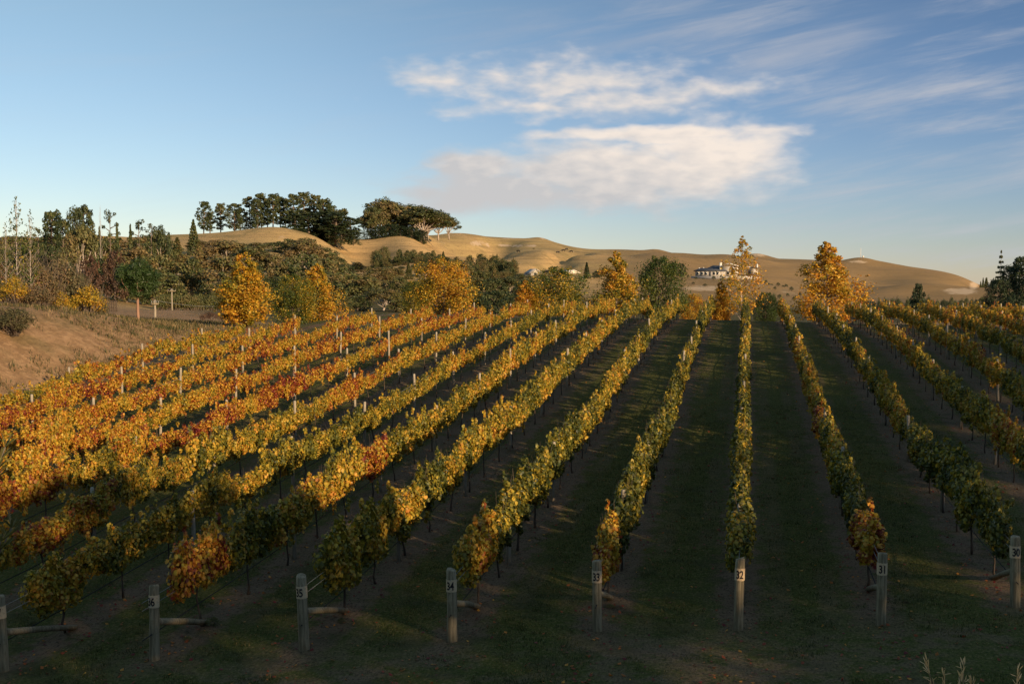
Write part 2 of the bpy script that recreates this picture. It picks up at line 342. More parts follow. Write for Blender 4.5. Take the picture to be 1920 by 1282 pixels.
# ground sheet
th = np.concatenate([np.linspace(-64, 40, 760), np.linspace(40, 296, 90)[1:-1]])
rad = np.concatenate([np.linspace(.5, 16, 28), np.linspace(16.6, 110, 190), np.geomspace(112, 900, 170), np.geomspace(930, 9000, 24)])
TH, RA = np.meshgrid(np.radians(th), rad); GX = RA*np.sin(TH); GY = RA*np.cos(TH); GZ = gz(GX, GY)
nt, nr = len(th), len(rad)
idx = np.arange(nt*nr).reshape(nr, nt); nx = np.roll(idx, -1, 1)
quads = np.stack([idx[:-1], nx[:-1], nx[1:], idx[1:]], -1).reshape(-1, 4)[:, ::-1]
px_, py_, dd_ = project(GX, GY, GZ)
rr_ = np.hypot(GX, GY)
vine = sstep(GX, -29.6, -28.4)*(1-sstep(GX, 46, 50))*sstep(GY, 9, 13)*(1-sstep(GY, 92, 97))
hillw = sstep(rr_, 150, 240)
bare = np.zeros_like(GX)
fr = (dd_ > 100)
for a, b, sx, sy, amt in ((895,456,16,5,1),(862,436,18,3.5,.8),(1018,446,10,5,.7),(960,447,30,2,.6),(1800,546,40,8,.9),(1826,534,12,9,1),(1420,477,26,5,.8),(1612,490,32,5,.8),(1665,495,40,3,.6),(1330,540,70,7,.8),(1480,548,45,22,.45),(820,455,40,5,.45),(1232,467,16,3,.6),(530,450,16,14,.5),(1100,470,30,2,.3),(310,605,44,2.4,1)):
    bare = np.maximum(bare, np.where(fr | (a == 310), amt*np.exp(-((px_-a)/sx)**2-((py_-b)/sy)**2), 0))
bare = np.maximum(bare, np.where(fr, .9*np.exp(-((py_-(461-(px_-955)**2*.0006))/2.2)**2)*sstep(px_, 895, 910)*(1-sstep(px_, 1000, 1015)), 0))
lawn = np.where((dd_ > 60) & (dd_ < 105), np.exp(-((px_-330)/48)**2-((py_-612)/7)**2), 0)
valley = sstep(rr_, 108, 125)*(1-sstep(rr_, 240, 300))*sstep(px_, 330, 420)
def ground_mat(n, b):
    g = n.node('ShaderNodeTexCoord').outputs['Object']; x, y, z = n.sep(g)
    a = n.node('ShaderNodeAttribute', attribute_name='vary'); vn, hl, br = n.sep(a.outputs['Vector'])
    a2 = n.node('ShaderNodeAttribute', attribute_name='lush'); lw, vl, dk = n.sep(a2.outputs['Vector'])
    n1 = n.noise(g, .35, 5, .6); n2 = n.noise(g, 2.2, 6, .65); n3 = n.noise(g, 11.0, 4, .7); n4 = n.noise(g, 45.0, 3, .7)
    ph = n.m('DIVIDE', n.m('SUBTRACT', x, X0), SP); ds = n.m('MULTIPLY', n.m('ABSOLUTE', n.m('SUBTRACT', n.m('FRACT', n.m('ADD', ph, .5)), .5)), SP)
    wheel = n.m('SUBTRACT', 1.0, n.step(n.m('ABSOLUTE', n.m('SUBTRACT', ds, .78)), .1, .3))
    edge = n.m('ADD', ds, n.m('MULTIPLY', n.m('SUBTRACT', n2, .5), 1.3))
    soil = n.m('SUBTRACT', 1.0, n.step(edge, .16, .66))
    soil = n.m('MAXIMUM', soil, n.m('MULTIPLY', wheel, n.m('MULTIPLY', n.step(n1, .42, .62), .45)))
    head = n.m('SUBTRACT', 1.0, n.step(n.m('SUBTRACT', y, n.m('MULTIPLY', x, .28)), 19.2, 21.5))
    soil = n.mix(head, soil, n.step(n.m('ADD', n.m('MULTIPLY', n1, .6), n.m('MULTIPLY', n2, .5)), .50, .66))
    gr = n.mix(n2, (.046,.064,.010), (.092,.102,.020)); gr = n.mix(n.step(n3, .46, .76), gr, (.16,.125,.042)); gr = n.mix(n.m('MULTIPLY', n.step(n4, .5, .7), .6), gr, (.022,.03,.008))
    so = n.mix(n3, (.105,.070,.042), (.225,.155,.098)); so = n.mix(n.step(n4, .54, .72), so, (.06,.04,.025)); so = n.mix(n.m('MULTIPLY', n.step(n2, .5, .7), .6), so, (.075,.08,.025))
    n5 = n.noise(n.v('MULTIPLY', g, (1.0,.55,1.0)), 24.0, 5, .75); n6 = n.noise(g, .9, 4, .6)
    vcol = n.mix(soil, gr, so); vcol = n.mix(n.m('MULTIPLY', n.step(n5, .53, .66), .75), vcol, (.21,.165,.085)); vcol = n.mix(n.m('MULTIPLY', n.step(n.m('SUBTRACT', 1.0, n5), .52, .64), .8), vcol, (.018,.02,.009)); vcol = n.mix(n.m('MULTIPLY', n.step(n6, .5, .7), .5), vcol, (.05,.05,.022))
    bk = n.mix(n.step(n2, .35, .7), (.25,.15,.075), (.40,.25,.13)); bk = n.mix(n.m('MULTIPLY', n.step(n1, .45, .7), .55), bk, (.13,.11,.045)); bk = n.mix(n.step(n3, .56, .78), bk, (.085,.06,.035))
    h1 = n.noise(g, .011, 5, .6, .4); h2 = n.noise(n.comb(n.m('MULTIPLY', x, .02), n.m('MULTIPLY', y, .02), n.m('MULTIPLY', z, .9)), 1.0, 6, .7); h3 = n.noise(g, .35, 5, .7)
    hc = n.mix(n.step(h1, .38, .62), (.54,.35,.15), (.43,.30,.12)); hc = n.mix(n.m('MULTIPLY', n.step(h2, .40, .66), .8), hc, (.30,.20,.09)); hc = n.mix(n.step(h3, .50, .78), hc, (.25,.165,.07)); h4 = n.noise(g, 1.6, 4, .7); hc = n.mix(n.m('MULTIPLY', n.step(h4, .52, .74), .7), hc, (.15,.115,.05)); h5 = n.noise(g, .06, 6, .65, .5); hc = n.mix(n.m('MULTIPLY', n.step(h5, .50, .62), .5), hc, (.19,.15,.06))
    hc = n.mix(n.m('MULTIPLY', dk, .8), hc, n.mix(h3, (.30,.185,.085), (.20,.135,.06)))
    pale = n.mix(h3, (.42,.29,.16), (.64,.48,.31))
    hc = n.mix(n.step(n.m('ADD', br, n.m('ADD', n.m('MULTIPLY', n.m('SUBTRACT', h3, .5), 1.1), n.m('MULTIPLY', n.m('SUBTRACT', h1, .5), .9))), .42, .70), hc, pale)
    bk2 = n.mix(n.step(n.m('ADD', br, n.m('MULTIPLY', n.m('SUBTRACT', n2, .5), .5)), .35, .6), bk, (.46,.38,.29))
    c = n.mix(hl, bk2, hc); c = n.mix(n.m('MULTIPLY', vl, .85), c, n.mix(n1, (.035,.045,.014), (.09,.08,.03)))
    c = n.mix(n.step(n.m('ADD', lw, n.m('MULTIPLY', n.m('SUBTRACT', n2, .5), .5)), .3, .6), c, (.07,.09,.02)); c = n.mix(vn, c, vcol)
    bp = n.node('ShaderNodeBump'); bp.inputs['Strength'].default_value = .9; bp.inputs['Distance'].default_value = .12
    n.put(bp.inputs['Height'], n.m('ADD', n.m('MULTIPLY', n3, .6), n.m('ADD', n.m('MULTIPLY', n4, .25), n2))); n.l.new(bp.outputs[0], b.inputs['Normal'])
    return c
M_ground = pbr('ground_cover', None, .95, ground_mat, .1)
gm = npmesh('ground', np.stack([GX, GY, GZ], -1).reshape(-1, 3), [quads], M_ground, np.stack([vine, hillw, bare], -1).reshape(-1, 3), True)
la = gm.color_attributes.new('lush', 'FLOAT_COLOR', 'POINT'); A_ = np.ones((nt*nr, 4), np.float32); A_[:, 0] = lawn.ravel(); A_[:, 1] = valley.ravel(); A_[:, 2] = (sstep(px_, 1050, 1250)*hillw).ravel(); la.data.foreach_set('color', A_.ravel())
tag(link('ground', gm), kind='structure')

# ------------------------------------------------------------------ vines
def vine_mesh(seed, near):
    global rng
    rng = np.random.default_rng(seed); r_ = random.Random(seed)
    Vs, Fs, As, n0 = [], [], [], 0
    nl = r_.randint(11, 14) if near else 9
    tot = 4300 if near else 1750
    lumps = []
    for i in range(nl):
        y = -1.05 + 2.1*(i+.5)/nl + r_.uniform(-.12, .12)
        lumps.append(((r_.uniform(-.10, .10), y, r_.uniform(.95, 1.26)), (r_.uniform(.15, .28), r_.uniform(.22, .36), r_.uniform(.26, .44)), 1.0))
    for i in range(nl//2):
        lumps.append(((r_.uniform(-.16, .16), r_.uniform(-1.0, 1.0), r_.uniform(.68, .9)), (r_.uniform(.15, .25), r_.uniform(.18, .32), r_.uniform(.18, .28)), .7))
    for i in range(nl//2):
        lumps.append(((r_.uniform(-.12, .12), r_.uniform(-1.0, 1.0), r_.uniform(1.34, 1.52)), (r_.uniform(.08, .16), r_.uniform(.10, .22), r_.uniform(.10, .24)), .35))
    for i in range(nl//2):                       # loose shoots sticking up and hanging out
        yy = r_.uniform(-1.05, 1.05); sd = r_.choice((-1, 1))
        if r_.random() < .5: lumps.append(((r_.uniform(-.1, .1), yy, r_.uniform(1.55, 1.78)), (.06, .07, r_.uniform(.10, .2)), .10))
        else: lumps.append(((sd*r_.uniform(.18, .28), yy, r_.uniform(.6, 1.2)), (.09, .1, r_.uniform(.08, .2)), .14))
    wsum = sum(l[2] for l in lumps)
    for c, r, w in lumps:
        k = max(12, int(tot*w/wsum)); P, d = ball(k, c, r, .45)
        Nn = d*.8 + rng.normal(size=(k, 3))*.55 + np.array([0, 0, .25])
        s = (.070 if near else .105)*(.55 + .9*rng.random(k))
        vary = np.stack([rng.random(k), rng.random(k), np.full(k, r_.random())], 1)
        v, f, a = leaves(T_GRAPE if near else T_DIAMOND, P, Nn, s, vary)
        Vs.append(v); As.append(a)
        for q in f: Fs.append(q + n0)
        n0 += len(v)
    by = {}
    for q in Fs: by.setdefault(q.shape[1], []).append(q)
    return npmesh('grapevine', np.concatenate(Vs), [np.concatenate(x) for x in by.values()], M_vine, np.concatenate(As))
NEAR = [vine_mesh(100+i, True) for i in range(9)]
FAR_ = [vine_mesh(200+i, False) for i in range(7)]
def trunk_mesh(seed):
    r_ = random.Random(seed); m = MB(); x = y = 0.0; path = [(0, 0, -.1)]
    for z in (.12, .3, .5, .7, .86):
        x += r_.uniform(-.035, .035); y += r_.uniform(-.05, .05); path.append((x, y, z))
    m.tube(path, [.034, .026, .022, .021, .022, .026], 7, .18)
    for s in (-1, 1): m.tube([(x, y, .85), (x*.5, s*.3, .92), (r_.uniform(-.02,.02), s*.95, .93)], [.026, .02, .012], 6, .15)
    for i in range(9):                           # canes
        yy = r_.uniform(-.95, .95); lx = r_.uniform(-.16, .16); top = r_.uniform(1.35, 1.82)
        m.tube([(0, yy, .92), (lx*.4, yy+r_.uniform(-.08,.08), 1.2), (lx, yy+r_.uniform(-.18,.18), top)], [.009, .007, .003], 4)
    return m.mesh('trunk', M_bark, True)
TRUNK = [trunk_mesh(i) for i in range(6)]
def stake_mesh(seed):
    r_ = random.Random(seed); m = MB()
    m.tube([(0,0,-.3), (r_.uniform(-.01,.01), 0, .6), (0, r_.uniform(-.01,.01), 1.2), (0,0,1.60), (0,0,1.64)], [.052,.05,.048,.047,.036], 10, .04)
    m.box((.052, 0, 1.05), (.012, .03, .012)); m.box((.052, 0, 1.45), (.012, .03, .012))
    return m.mesh('trellis_post', M_stake)
STAKE = [stake_mesh(i) for i in range(4)]
def row_y0(k): return 20.6 + (32-k)*.7
YEND = {43: 59, 42: 62, 41: 67, 40: 71.5, 39: 76, 38: 80, 37: 84}
BASE_T = {43:.60, 42:.69, 41:.71, 40:.71, 39:.70, 38:.61, 37:.50, 36:.50, 35:.46, 34:.41, 33:.34, 32:.38, 31:.52, 30:.42, 29:.55, 28:.52, 27:.55, 26:.58, 25:.62, 24:.64, 23:.62, 22:.6}
ROWLBL = {43:'outermost vine row along the foot of the brown grass bank',
 42:'second vine row in from the brown grass bank, orange and olive leaves', 41:'third vine row in from the brown grass bank, orange leaves',
 40:'fourth vine row in from the brown grass bank, orange leaves', 39:'fifth vine row in from the brown bank, orange with one dark red vine',
 38:'sixth vine row in from the brown grass bank, orange and yellow', 37:'vine row of the end post cut off by the left edge',
 36:'vine row behind the post numbered 36, reddish at its near end', 35:'green and gold vine row behind the post numbered 35',
 34:'vine row behind the post numbered 34, bright yellow at its near end', 33:'mostly green vine row behind post 33 with one orange vine at its near end',
 32:'vine row running straight up the slope behind the post numbered 32', 31:'vine row behind the post numbered 31, red orange at its near end',
 30:'dark green vine row behind the post numbered 30', 29:'first vine row to the right of the one ending at post 30',
 28:'second vine row to the right of the one ending at post 30', 27:'third vine row to the right of the one ending at post 30',
 26:'fourth vine row to the right of the one ending at post 30', 25:'fifth vine row to the right of post 30, an orange band below the dark pines',
 24:'farthest orange vine row on the right, below the dark pines'}
STAKEIN = {43:'the vine row at the foot of the brown bank', 42:'the second vine row in from the bank', 41:'the third vine row in from the bank', 40:'the fourth vine row in from the bank', 39:'the fifth vine row in from the bank',
 38:'the sixth vine row in from the bank', 37:'the vine row of the leftmost end post', 36:'the vine row with a reddish near end', 35:'the vine row left of the yellow ended one', 34:'the vine row with a bright yellow near end',
 33:'the green row with one orange vine near its post', 32:'the vine row running straight up the slope', 31:'the vine row with a red orange near end', 30:'the vine row of the rightmost end post',
 29:'the first vine row past the rightmost end post', 28:'the second vine row past the rightmost end post', 27:'the third vine row past the rightmost end post', 26:'the fourth vine row past the rightmost end post', 25:'the fifth vine row past the rightmost end post', 24:'the farthest orange vine row at the right'}
rv = random.Random(5)
for k in range(43, 23, -1):
    X = X0 + (32-k)*SP; y0 = row_y0(k) + 1.15; y1 = YEND.get(k, 88.0 + (k % 3)*.7)
    if k == 36: y0 -= .25
    if k == 37: y0 -= .1
    ystart = y0
    if k > 37: ystart = max(y0, {38:19.0, 39:23, 40:25, 41:27, 42:29, 43:31}[k])
    if k < 30: ystart = {29:31, 28:41, 27:52, 26:60, 25:66, 24:70}[k]
    row = empty('vine_row', (X, ystart, gzf(X, ystart)))
    tag(row, ROWLBL[k], 'vine row', 'rows of grapevines on the slope')
    org = row.location.copy()
    y = ystart + 1.0; ph = rv.uniform(0, 6.28); ph2 = rv.uniform(0, 6.28)
    while y < y1:
        z = gzf(X, y); sl = math.atan2(gzf(X, y+1)-gzf(X, y-1), 2.0)
        nearv = math.hypot(X, y) < 46
        me = rv.choice(NEAR if nearv else FAR_)
        vn_ = link('grapevine', me, row, Vector((X + rv.uniform(-.04, .04), y, z + (.12 if k >= 37 else .04))) - org)
        flip = rv.random() < .5
        vn_.rotation_euler = (-sl if flip else sl, 0, math.pi if flip else 0)
        h = rv.uniform(.92, 1.14)*(.75 if k >= 37 else .92)*(1.0 + .05*math.sin(y*.35+ph)); w = rv.uniform(.8, 1.15)*(.74 if k >= 37 else .86)
        if y < 31: h *= 1.10 if k < 37 else 1.25; w *= 1.1
        if k in (38, 37, 36) and rv.random() < .10: h *= .82; w *= .75
        vn_.scale = (w, 1.0, h)
        t = BASE_T[k] + .07*math.sin(y*.22+ph) + .05*math.sin(y*.61+ph2) + rv.uniform(-.07, .07)
        if k <= 38: t += -.13*(1-min(1, max(0, (y-20)/22.0)))
        if k == 39 and 34 < y < 36: t = .93
        if k == 33 and abs(y-22.6) < 1.1: t = .66
        if k == 34 and y < 22: t = .60
        if k == 35 and y < 26: t = max(t, .44)
        if k == 36 and y < 21: t = .74
        if k == 36 and 29 < y < 31.5: t = .72
        if k == 31 and (y < 25 or 36 < y < 38.5): t = .74
        if k in (31,) and 25 <= y < 30: t = .30
        if k == 30 and y < 33: t = min(t, .32)
        vn_.color = (max(.08, min(.98, t)), .40, rv.random(), 1)
        tk = link('trunk', rv.choice(TRUNK), vn_); tk.rotation_euler = (0, 0, rv.choice((0, math.pi)))
        y += 2.017
    # wires and the drip pipe follow the ground
    ys = np.arange(ystart-(1.15 if 30 <= k <= 37 else .3), y1, 3.0)
    for nm, hh, rad_, mt in (('trellis_wire', .98, .004, M_wire), ('trellis_wire', 1.12, .004, M_wire), ('drip_pipe', .48, .011, M_drip)):
        m = MB(); m.tube([(0, yy-org.y, gzf(X, yy)+hh+(.02*math.sin(yy*2) if mt == M_drip else 0)-org.z) for yy in ys], rad_, 4); m.build(nm, mt, row)
    # line posts between the vines, one every three vines
    n = -8
    while 54.5+6.05*n < y1+.5:
        yy = 54.5 + 6.05*n + rv.uniform(-.12, .12); n += 1
        if yy < ystart + 2.5 and not (k == 38 and yy > 19): continue
        xx = X + rv.uniform(-.03, .03)
        p = link('trellis_post', rv.choice(STAKE), None, (xx, yy, gzf(xx, yy)))
        p.rotation_euler = (rv.uniform(-.03, .03), rv.uniform(-.03, .03), rv.uniform(0, 6)); p.scale = (1, 1, rv.uniform(.97, 1.05) + (-.07 if k >= 37 else .0 if yy > 47 else -.12 if rv.random() < .75 else 0))
        w_ = STAKEIN[k]
        tag(p, 'thin pale trellis post in ' + w_, 'trellis post', 'trellis posts in ' + w_)

# end posts with painted numbers
def end_post(k, txt):
    X = X0 + (32-k)*SP; Y = row_y0(k); r_ = random.Random(k*3)
    Y = {36:17.95, 35:18.65, 34:19.4, 33:20.2, 32:20.6, 31:21.0, 30:22.2, 37:17.3}[k]
    t = empty('end_post', (X, Y, gzf(X, Y))); t.rotation_euler = (r_.uniform(-.03, .03), r_.uniform(-.045, .0) if k > 33 else r_.uniform(-.02, .02), 0)
    tag(t, 'thick weathered end post of the vine row, cream band numbered %s' % txt if k != 37 else 'thick weathered end post at the left edge, cream band showing a 7', 'end post', 'numbered end posts along the headland')
    H = 1.30 + r_.uniform(-.03, .03); rad_ = .086 + r_.uniform(-.004, .006)
    m = MB(); hs = [-.4, 0, .25, .5, .75, 1.0, H-.02, H]
    m.tube([(r_.uniform(-.006,.006), r_.uniform(-.006,.006), h) for h in hs], [rad_*f for f in (1.06,1.05,1.03,1.02,1.0,.99,.97,.88)], 20, .02)
    m.build('post', M_post, t, True)
    # painted band, most of the way round
    m = MB(); a0, a1 = -math.pi*.5-2.2, -math.pi*.5+2.2; n = 30; z0, z1 = H-.39, H-.17; rb = rad_*1.025 + .004
    P = [(rb*math.cos(a0+(a1-a0)*i/n), rb*math.sin(a0+(a1-a0)*i/n), z + r_.uniform(-.004,.004)) for z in (z0, z1) for i in range(n+1)]
    m.add(P, [(i, i+1, i+n+2, i+n+1) for i in range(n)]); band = m.build('number_band', M_paint, t, True)
    cu = bpy.data.curves.new('digits', 'FONT'); cu.body = txt; cu.size = .185; cu.align_x = 'CENTER'; cu.offset = .0045; cu.space_character = .92
    tmp = bpy.data.objects.new('digits', cu); COL.objects.link(tmp); dg = bpy.context.evaluated_depsgraph_get(); me = bpy.data.meshes.new_from_object(tmp.evaluated_get(dg))
    bpy.data.objects.remove(tmp)
    bm = bmesh.new(); bm.from_mesh(me); bmesh.ops.subdivide_edges(bm, edges=[e for e in bm.edges if e.calc_length() > .03], cuts=2)
    rt = rb + .004; off = {36:-.012, 35:-.012}.get(k, 0)
    # little slab serifs give the stencilled look
    for v in bm.verts:
        a = -math.pi/2 + (v.co.x*.82 + off)/rt; v.co = Vector((rt*math.cos(a), rt*math.sin(a), v.co.y*1.08 + z0 + .042))
    bm.to_mesh(me); bm.free(); me.materials.clear(); me.materials.append(M_ink); link('digits', me, band)
    m = MB(); L = 2.15; g1 = gzf(X, Y+L)-gzf(X, Y)
    m.tube([(0, rad_*.8, .66), (.02, L*.5, (.66+g1)*.5+.02), (0, L, g1-.02)], [.062,.058,.056], 10, .05); m.build('brace_rail', M_post, t, True)
for k, s in ((37,'37'),(36,'36'),(35,'35'),(34,'34'),(33,'33'),(32,'32'),(31,'31'),(30,'30')): end_post(k, s)

# what lies on the floor of the vineyard
rng = np.random.default_rng(77)
def floor_points(n, xlo, xhi, ylo, yhi, keep):
    x = rng.uniform(xlo, xhi, n); y = ylo + (yhi-ylo)*rng.random(n)**1.4
    ok = keep(x, y); return x[ok], y[ok]
def dist_row(x): return np.abs((((x-X0)/SP + .5) % 1) - .5)*SP
x, y = floor_points(42000, -28, 16, 16, 85, lambda x, y: rng.random(len(x)) < np.exp(-(dist_row(x)/.6)**2)*.8+.08)
n = len(x); P = np.stack([x, y, gz(x, y)+.025], 1); Nn = np.stack([rng.normal(size=n)*.35, rng.normal(size=n)*.35, np.ones(n)], 1)
v, f, a = leaves(T_DIAMOND, P, Nn,   .035+.06*rng.random(n), np.stack([rng.random(n), rng.random(n), rng.random(n)], 1))
o = link('fallen_leaves', npmesh('fallen_leaves', v, f, M_vine, a)); o.color = (.93, .24, 0, 1); tag(o, kind='stuff')
def blades(x, y, z, hgt, wid, vary, lean=.5):
    n = len(x); an = rng.random(n)*6.283; d = np.stack([np.cos(an), np.sin(an), np.zeros(n)], 1)
    la_ = rng.random(n)*6.283; L_ = np.stack([np.cos(la_), np.sin(la_), np.zeros(n)], 1)*(lean*rng.random(n)*hgt)[:, None]
    b = np.stack([x, y, z], 1); up = np.array([0, 0, 1.0])
    V_ = np.stack([b-d*wid[:, None], b+d*wid[:, None], b+up*(hgt*.6)[:, None]+L_*.35+d*wid[:, None]*.6, b+up*hgt[:, None]+L_], 1).reshape(-1, 3)
    q = (np.arange(n)*4)[:, None]
    return V_, [np.concatenate([q, q+1, q+2, q+3], 1)], np.repeat(vary, 4, axis=0)
def tufts(n, per, pts, hlo, hhi, wid, spread):
    x, y = pts; n = len(x); th_ = rng.random(n)
    x = np.repeat(x, per) + rng.normal(size=n*per)*spread; y = np.repeat(y, per) + rng.normal(size=n*per)*spread
    hg = np.repeat(hlo + (hhi-hlo)*rng.random(n), per)*(.6+.6*rng.random(n*per))
    vary = np.stack([np.clip(np.repeat(th_, per)+rng.normal(size=n*per)*.1, 0, 1), rng.random(n*per), np.repeat(rng.random(n), per)], 1)
    return blades(x, y, gz(x, y)-.01, hg, np.full(n*per, wid), vary)
def gkeep(x, y):
    patch = vnoise(x, y, 1.1, 31) + vnoise(x, y, .45, 32)*.7
    head = (y - .28*x) < 20.3
    return np.where(head, patch > .06, (dist_row(x) + patch*.9 > .72) & (rng.random(len(x)) < .85))
pts = floor_points(64000, -15, 10, 15.2, 46, gkeep)
v, f, a = tufts(0, 6, pts, .025, .07, .006, .06)
o = link('grass', npmesh('grass', v, f, M_blade, a)); o.color = (.42, .6, 0, 1); tag(o, kind='stuff')
def bkeep(x, y): return (x < -30.2) & (vnoise(x, y, 3.0, 41) + vnoise(x, y, .8, 42)*.6 > -.12) & (x > -.80*y - 6)
pts = floor_points(42000, -66, -29.6, 33, 84, bkeep)
v, f, a = tufts(0, 5, pts, .06, .27, .014, .10)
o = link('dry_grass', npmesh('dry_grass', v, f, M_blade, a)); o.color = (.72, .75, 0, 1); tag(o, kind='stuff')

# ------------------------------------------------------------------ trees: prototypes 1 m high, grown once, then copied
def crown(parts, tmpl, mat, name='crown'):
    """parts: list of (centre, radii, count, leaf size, shell, normal bias)"""
    Vs, As, by, n0 = [], [], {}, 0
    for c, r, n, s, sh, up in parts:
        P, d = ball(n, c, r, sh); Nn = d*.9 + rng.normal(size=(n, 3))*.6 + np.array([0, 0, up])
        vary = np.stack([rng.random(n), rng.random(n), np.full(n, rng.random())], 1)
        v, f, a = leaves(tmpl, P, Nn, s*(.6+.8*rng.random(n)), vary); Vs.append(v); As.append(a)
        for q in f: by.setdefault(q.shape[1], []).append(q + n0)
        n0 += len(v)
    return npmesh(name, np.concatenate(Vs), [np.concatenate(x) for x in by.values()], mat, np.concatenate(As))
def limb(m, a, b, r0, r1, bend=.08, n=4, sides=5):
    a = np.asarray(a, float); b = np.asarray(b, float); L = np.linalg.norm(b-a); o = rng.normal(size=3)*bend*L; o[2] = abs(o[2])*.3
    ts = np.linspace(0, 1, n+1); m.tube([a+(b-a)*t + o*math.sin(math.pi*t) for t in ts], [r0+(r1-r0)*t for t in ts], sides, .08)
PROTO = {}; M_gbark = pbr('grey_bark', None, .85, lambda n, b: wood(n, b, (.26,.21,.175), (.40,.34,.29), (.16,.13,.11), (3,3,.6)))
def proto(kind, trunk, crown_): PROTO.setdefault(kind, []).append((trunk, crown_))
def u(a, b): return float(rng.uniform(a, b))
def g_poplar(seed, n, asp, dens, tip=1.0, base=.06, leaf=.021, dome=False):
    """upright autumn tree with a tapering crown, gaps and a pale straight trunk"""
    global rng; rng = np.random.default_rng(seed); m = MB(); parts = []
    m.tube([(0,0,-.06), (.005,0,.1), (-.006,.004,.4), (.004,0,.75), (0,0,.97)], [r_*(.55 if tip else 1) for r_ in (.017,.014,.011,.006,.002)], 8, .05)
    nb = 46
    for i in range(nb):
        t = base + (1-base)*(i+.5)/nb; an = i*2.4 + u(-.5, .5)
        prof = (min(1, ((t-base)/.22+.12))**.7)*(1-((t-.28)/.76)**1.5 if t > .28 else 1)
        if dome: prof = math.sqrt(max(.02, 1-((t-.50)/.50)**2))
        if not tip and t < .85 and u(0,1) < .07: continue
        R_ = asp*.5*max(.03, prof)*u(.62, 1.18); z0 = max(.03, t-.12); q = (math.cos(an)*R_*.8, math.sin(an)*R_*.8, t)
        limb(m, (0, 0, z0), q, (.005*(1-t)+.002)*(.6 if tip else 1), .001, .06, 3, 4)
        k = int(n/nb*(.35+1.3*max(.1, prof))*dens*u(.5,1.2)); w = max(.018, R_*u(.34,.5))
        parts.append((q, (w, w, w*1.15), k, leaf, .2, .1))
        parts.append((np.array(q)*[.5,.5,1]+[0,0,u(-.03,.03)], (w*1.1, w*1.1, w), k//2, leaf, .2, .1))
    return m.mesh('trunk', M_gbark if tip else M_tbark, True), crown(parts, T_DIAMOND, M_pop)
for s, asp in ((1,.62),(2,.7),(3,.66)): proto('poplar', *g_poplar(s, 8500, asp, 1.0, 0, .06, .023))
for s, asp in ((6,.9),(7,.98),(8,1.05)): proto('wide', *g_poplar(s, 9000, asp, 1.0, 0, .04, .023, True))
proto('slim', *g_poplar(11, 2800, .60, .9, 1.0, .16, .019))
proto('sparse', *g_poplar(12, 600, .40, 1.0, 1.0, .12, .018)); proto('sparse', *g_poplar(13, 700, .44, 1.0, 1.0, .12, .018))
proto('bare', *g_poplar(14, 40, .32, 1.0, 1.0, .2, .018))
def g_broad(seed, n, asp, leaf=.055, mat=None, trunk=True):
    global rng; rng = np.random.default_rng(seed); m = MB(); parts = []
    m.tube([(0,0,-.08), (u(-.02,.02),0,.15), (u(-.03,.03),u(-.02,.02),.4)], [.035,.028,.02], 7, .1)
    for i in range(26):
        an = i*2.4+u(-.4,.4); t = (i+.5)/26; z = .12 + .76*t; pr = math.sin(math.pi*min(1, (t*.78+.2)))**.7
        R_ = asp*.5*pr*u(.55, .95); q = (math.cos(an)*R_, math.sin(an)*R_, z+u(-.04,.04)); w = u(.09, .16)*(1.15-.3*t)
        if i % 2: limb(m, (0, 0, u(.15,.4)), q, .012, .003, .1, 3, 4)
        parts.append((q, (w*1.15, w*1.15, w*.8), int(n/26), leaf, .6, .5))
    parts.append(((0,0,.5), (asp*.3, asp*.3, .34), n//6, leaf, .3, .3))
    return m.mesh('trunk', M_tbark, True), crown(parts, T_DIAMOND, mat or M_ever)
for s in range(5): proto('broad', *g_broad(20+s, 2300, [.95,1.1,.85,1.25,1.0][s]))
for s in range(2): proto('redtree', *g_broad(26+s, 1900, 1.0, .05, M_red))
def g_pine(seed, n, asp, clear, leaf=.036, lumps=36, flat=.62):
    """tall old pine: bare trunk below, ragged clumps on level limbs"""
    global rng; rng = np.random.default_rng(seed); m = MB(); parts = []; lx, ly = u(-.04,.04), u(-.04,.04)
    m.tube([(0,0,-.08), (lx*.3,ly*.3,.3), (lx*.8,ly*.8,.65), (lx,ly,.95)], [.022,.018,.013,.005], 7, .08)
    for i in range(lumps):
        t = (i+.5)/lumps; z = clear + (1-clear)*(t**.85)*.95; an = i*2.4+u(-.6,.6)
        pr = (.75+.45*math.sin(math.pi*(.2+.6*t)))*.68*(1-max(0,t-.85)*2); R_ = asp*.5*pr*u(.5,1.1)
        q = (lx*z+math.cos(an)*R_, ly*z+math.sin(an)*R_, z+u(-.02,.03)); w = asp*u(.11,.21)
        limb(m, (lx*z, ly*z, z-.04), q, .008, .003, .08, 3, 4); parts.append((q, (w, w, w*flat), n//lumps, leaf, .55, .7))
    parts.append(((lx,ly,.93), (asp*.2, asp*.2, .06), n//12, leaf, .4, .7))
    return m.mesh('trunk', M_tbark, True), crown(parts, T_DIAMOND, M_ever)
for s in range(5): proto('pine', *g_pine(40+s, 3000, [.44,.5,.46,.56,.5][s], [.20,.16,.24,.14,.12][s]))
for s in range(2): proto('thinpine', *g_pine(47+s, 500, .50, .38, .035, 13, .4))
for s in range(3): proto('densepine', *g_pine(50+s, 4200, .82, .02, .038, 52, .75))
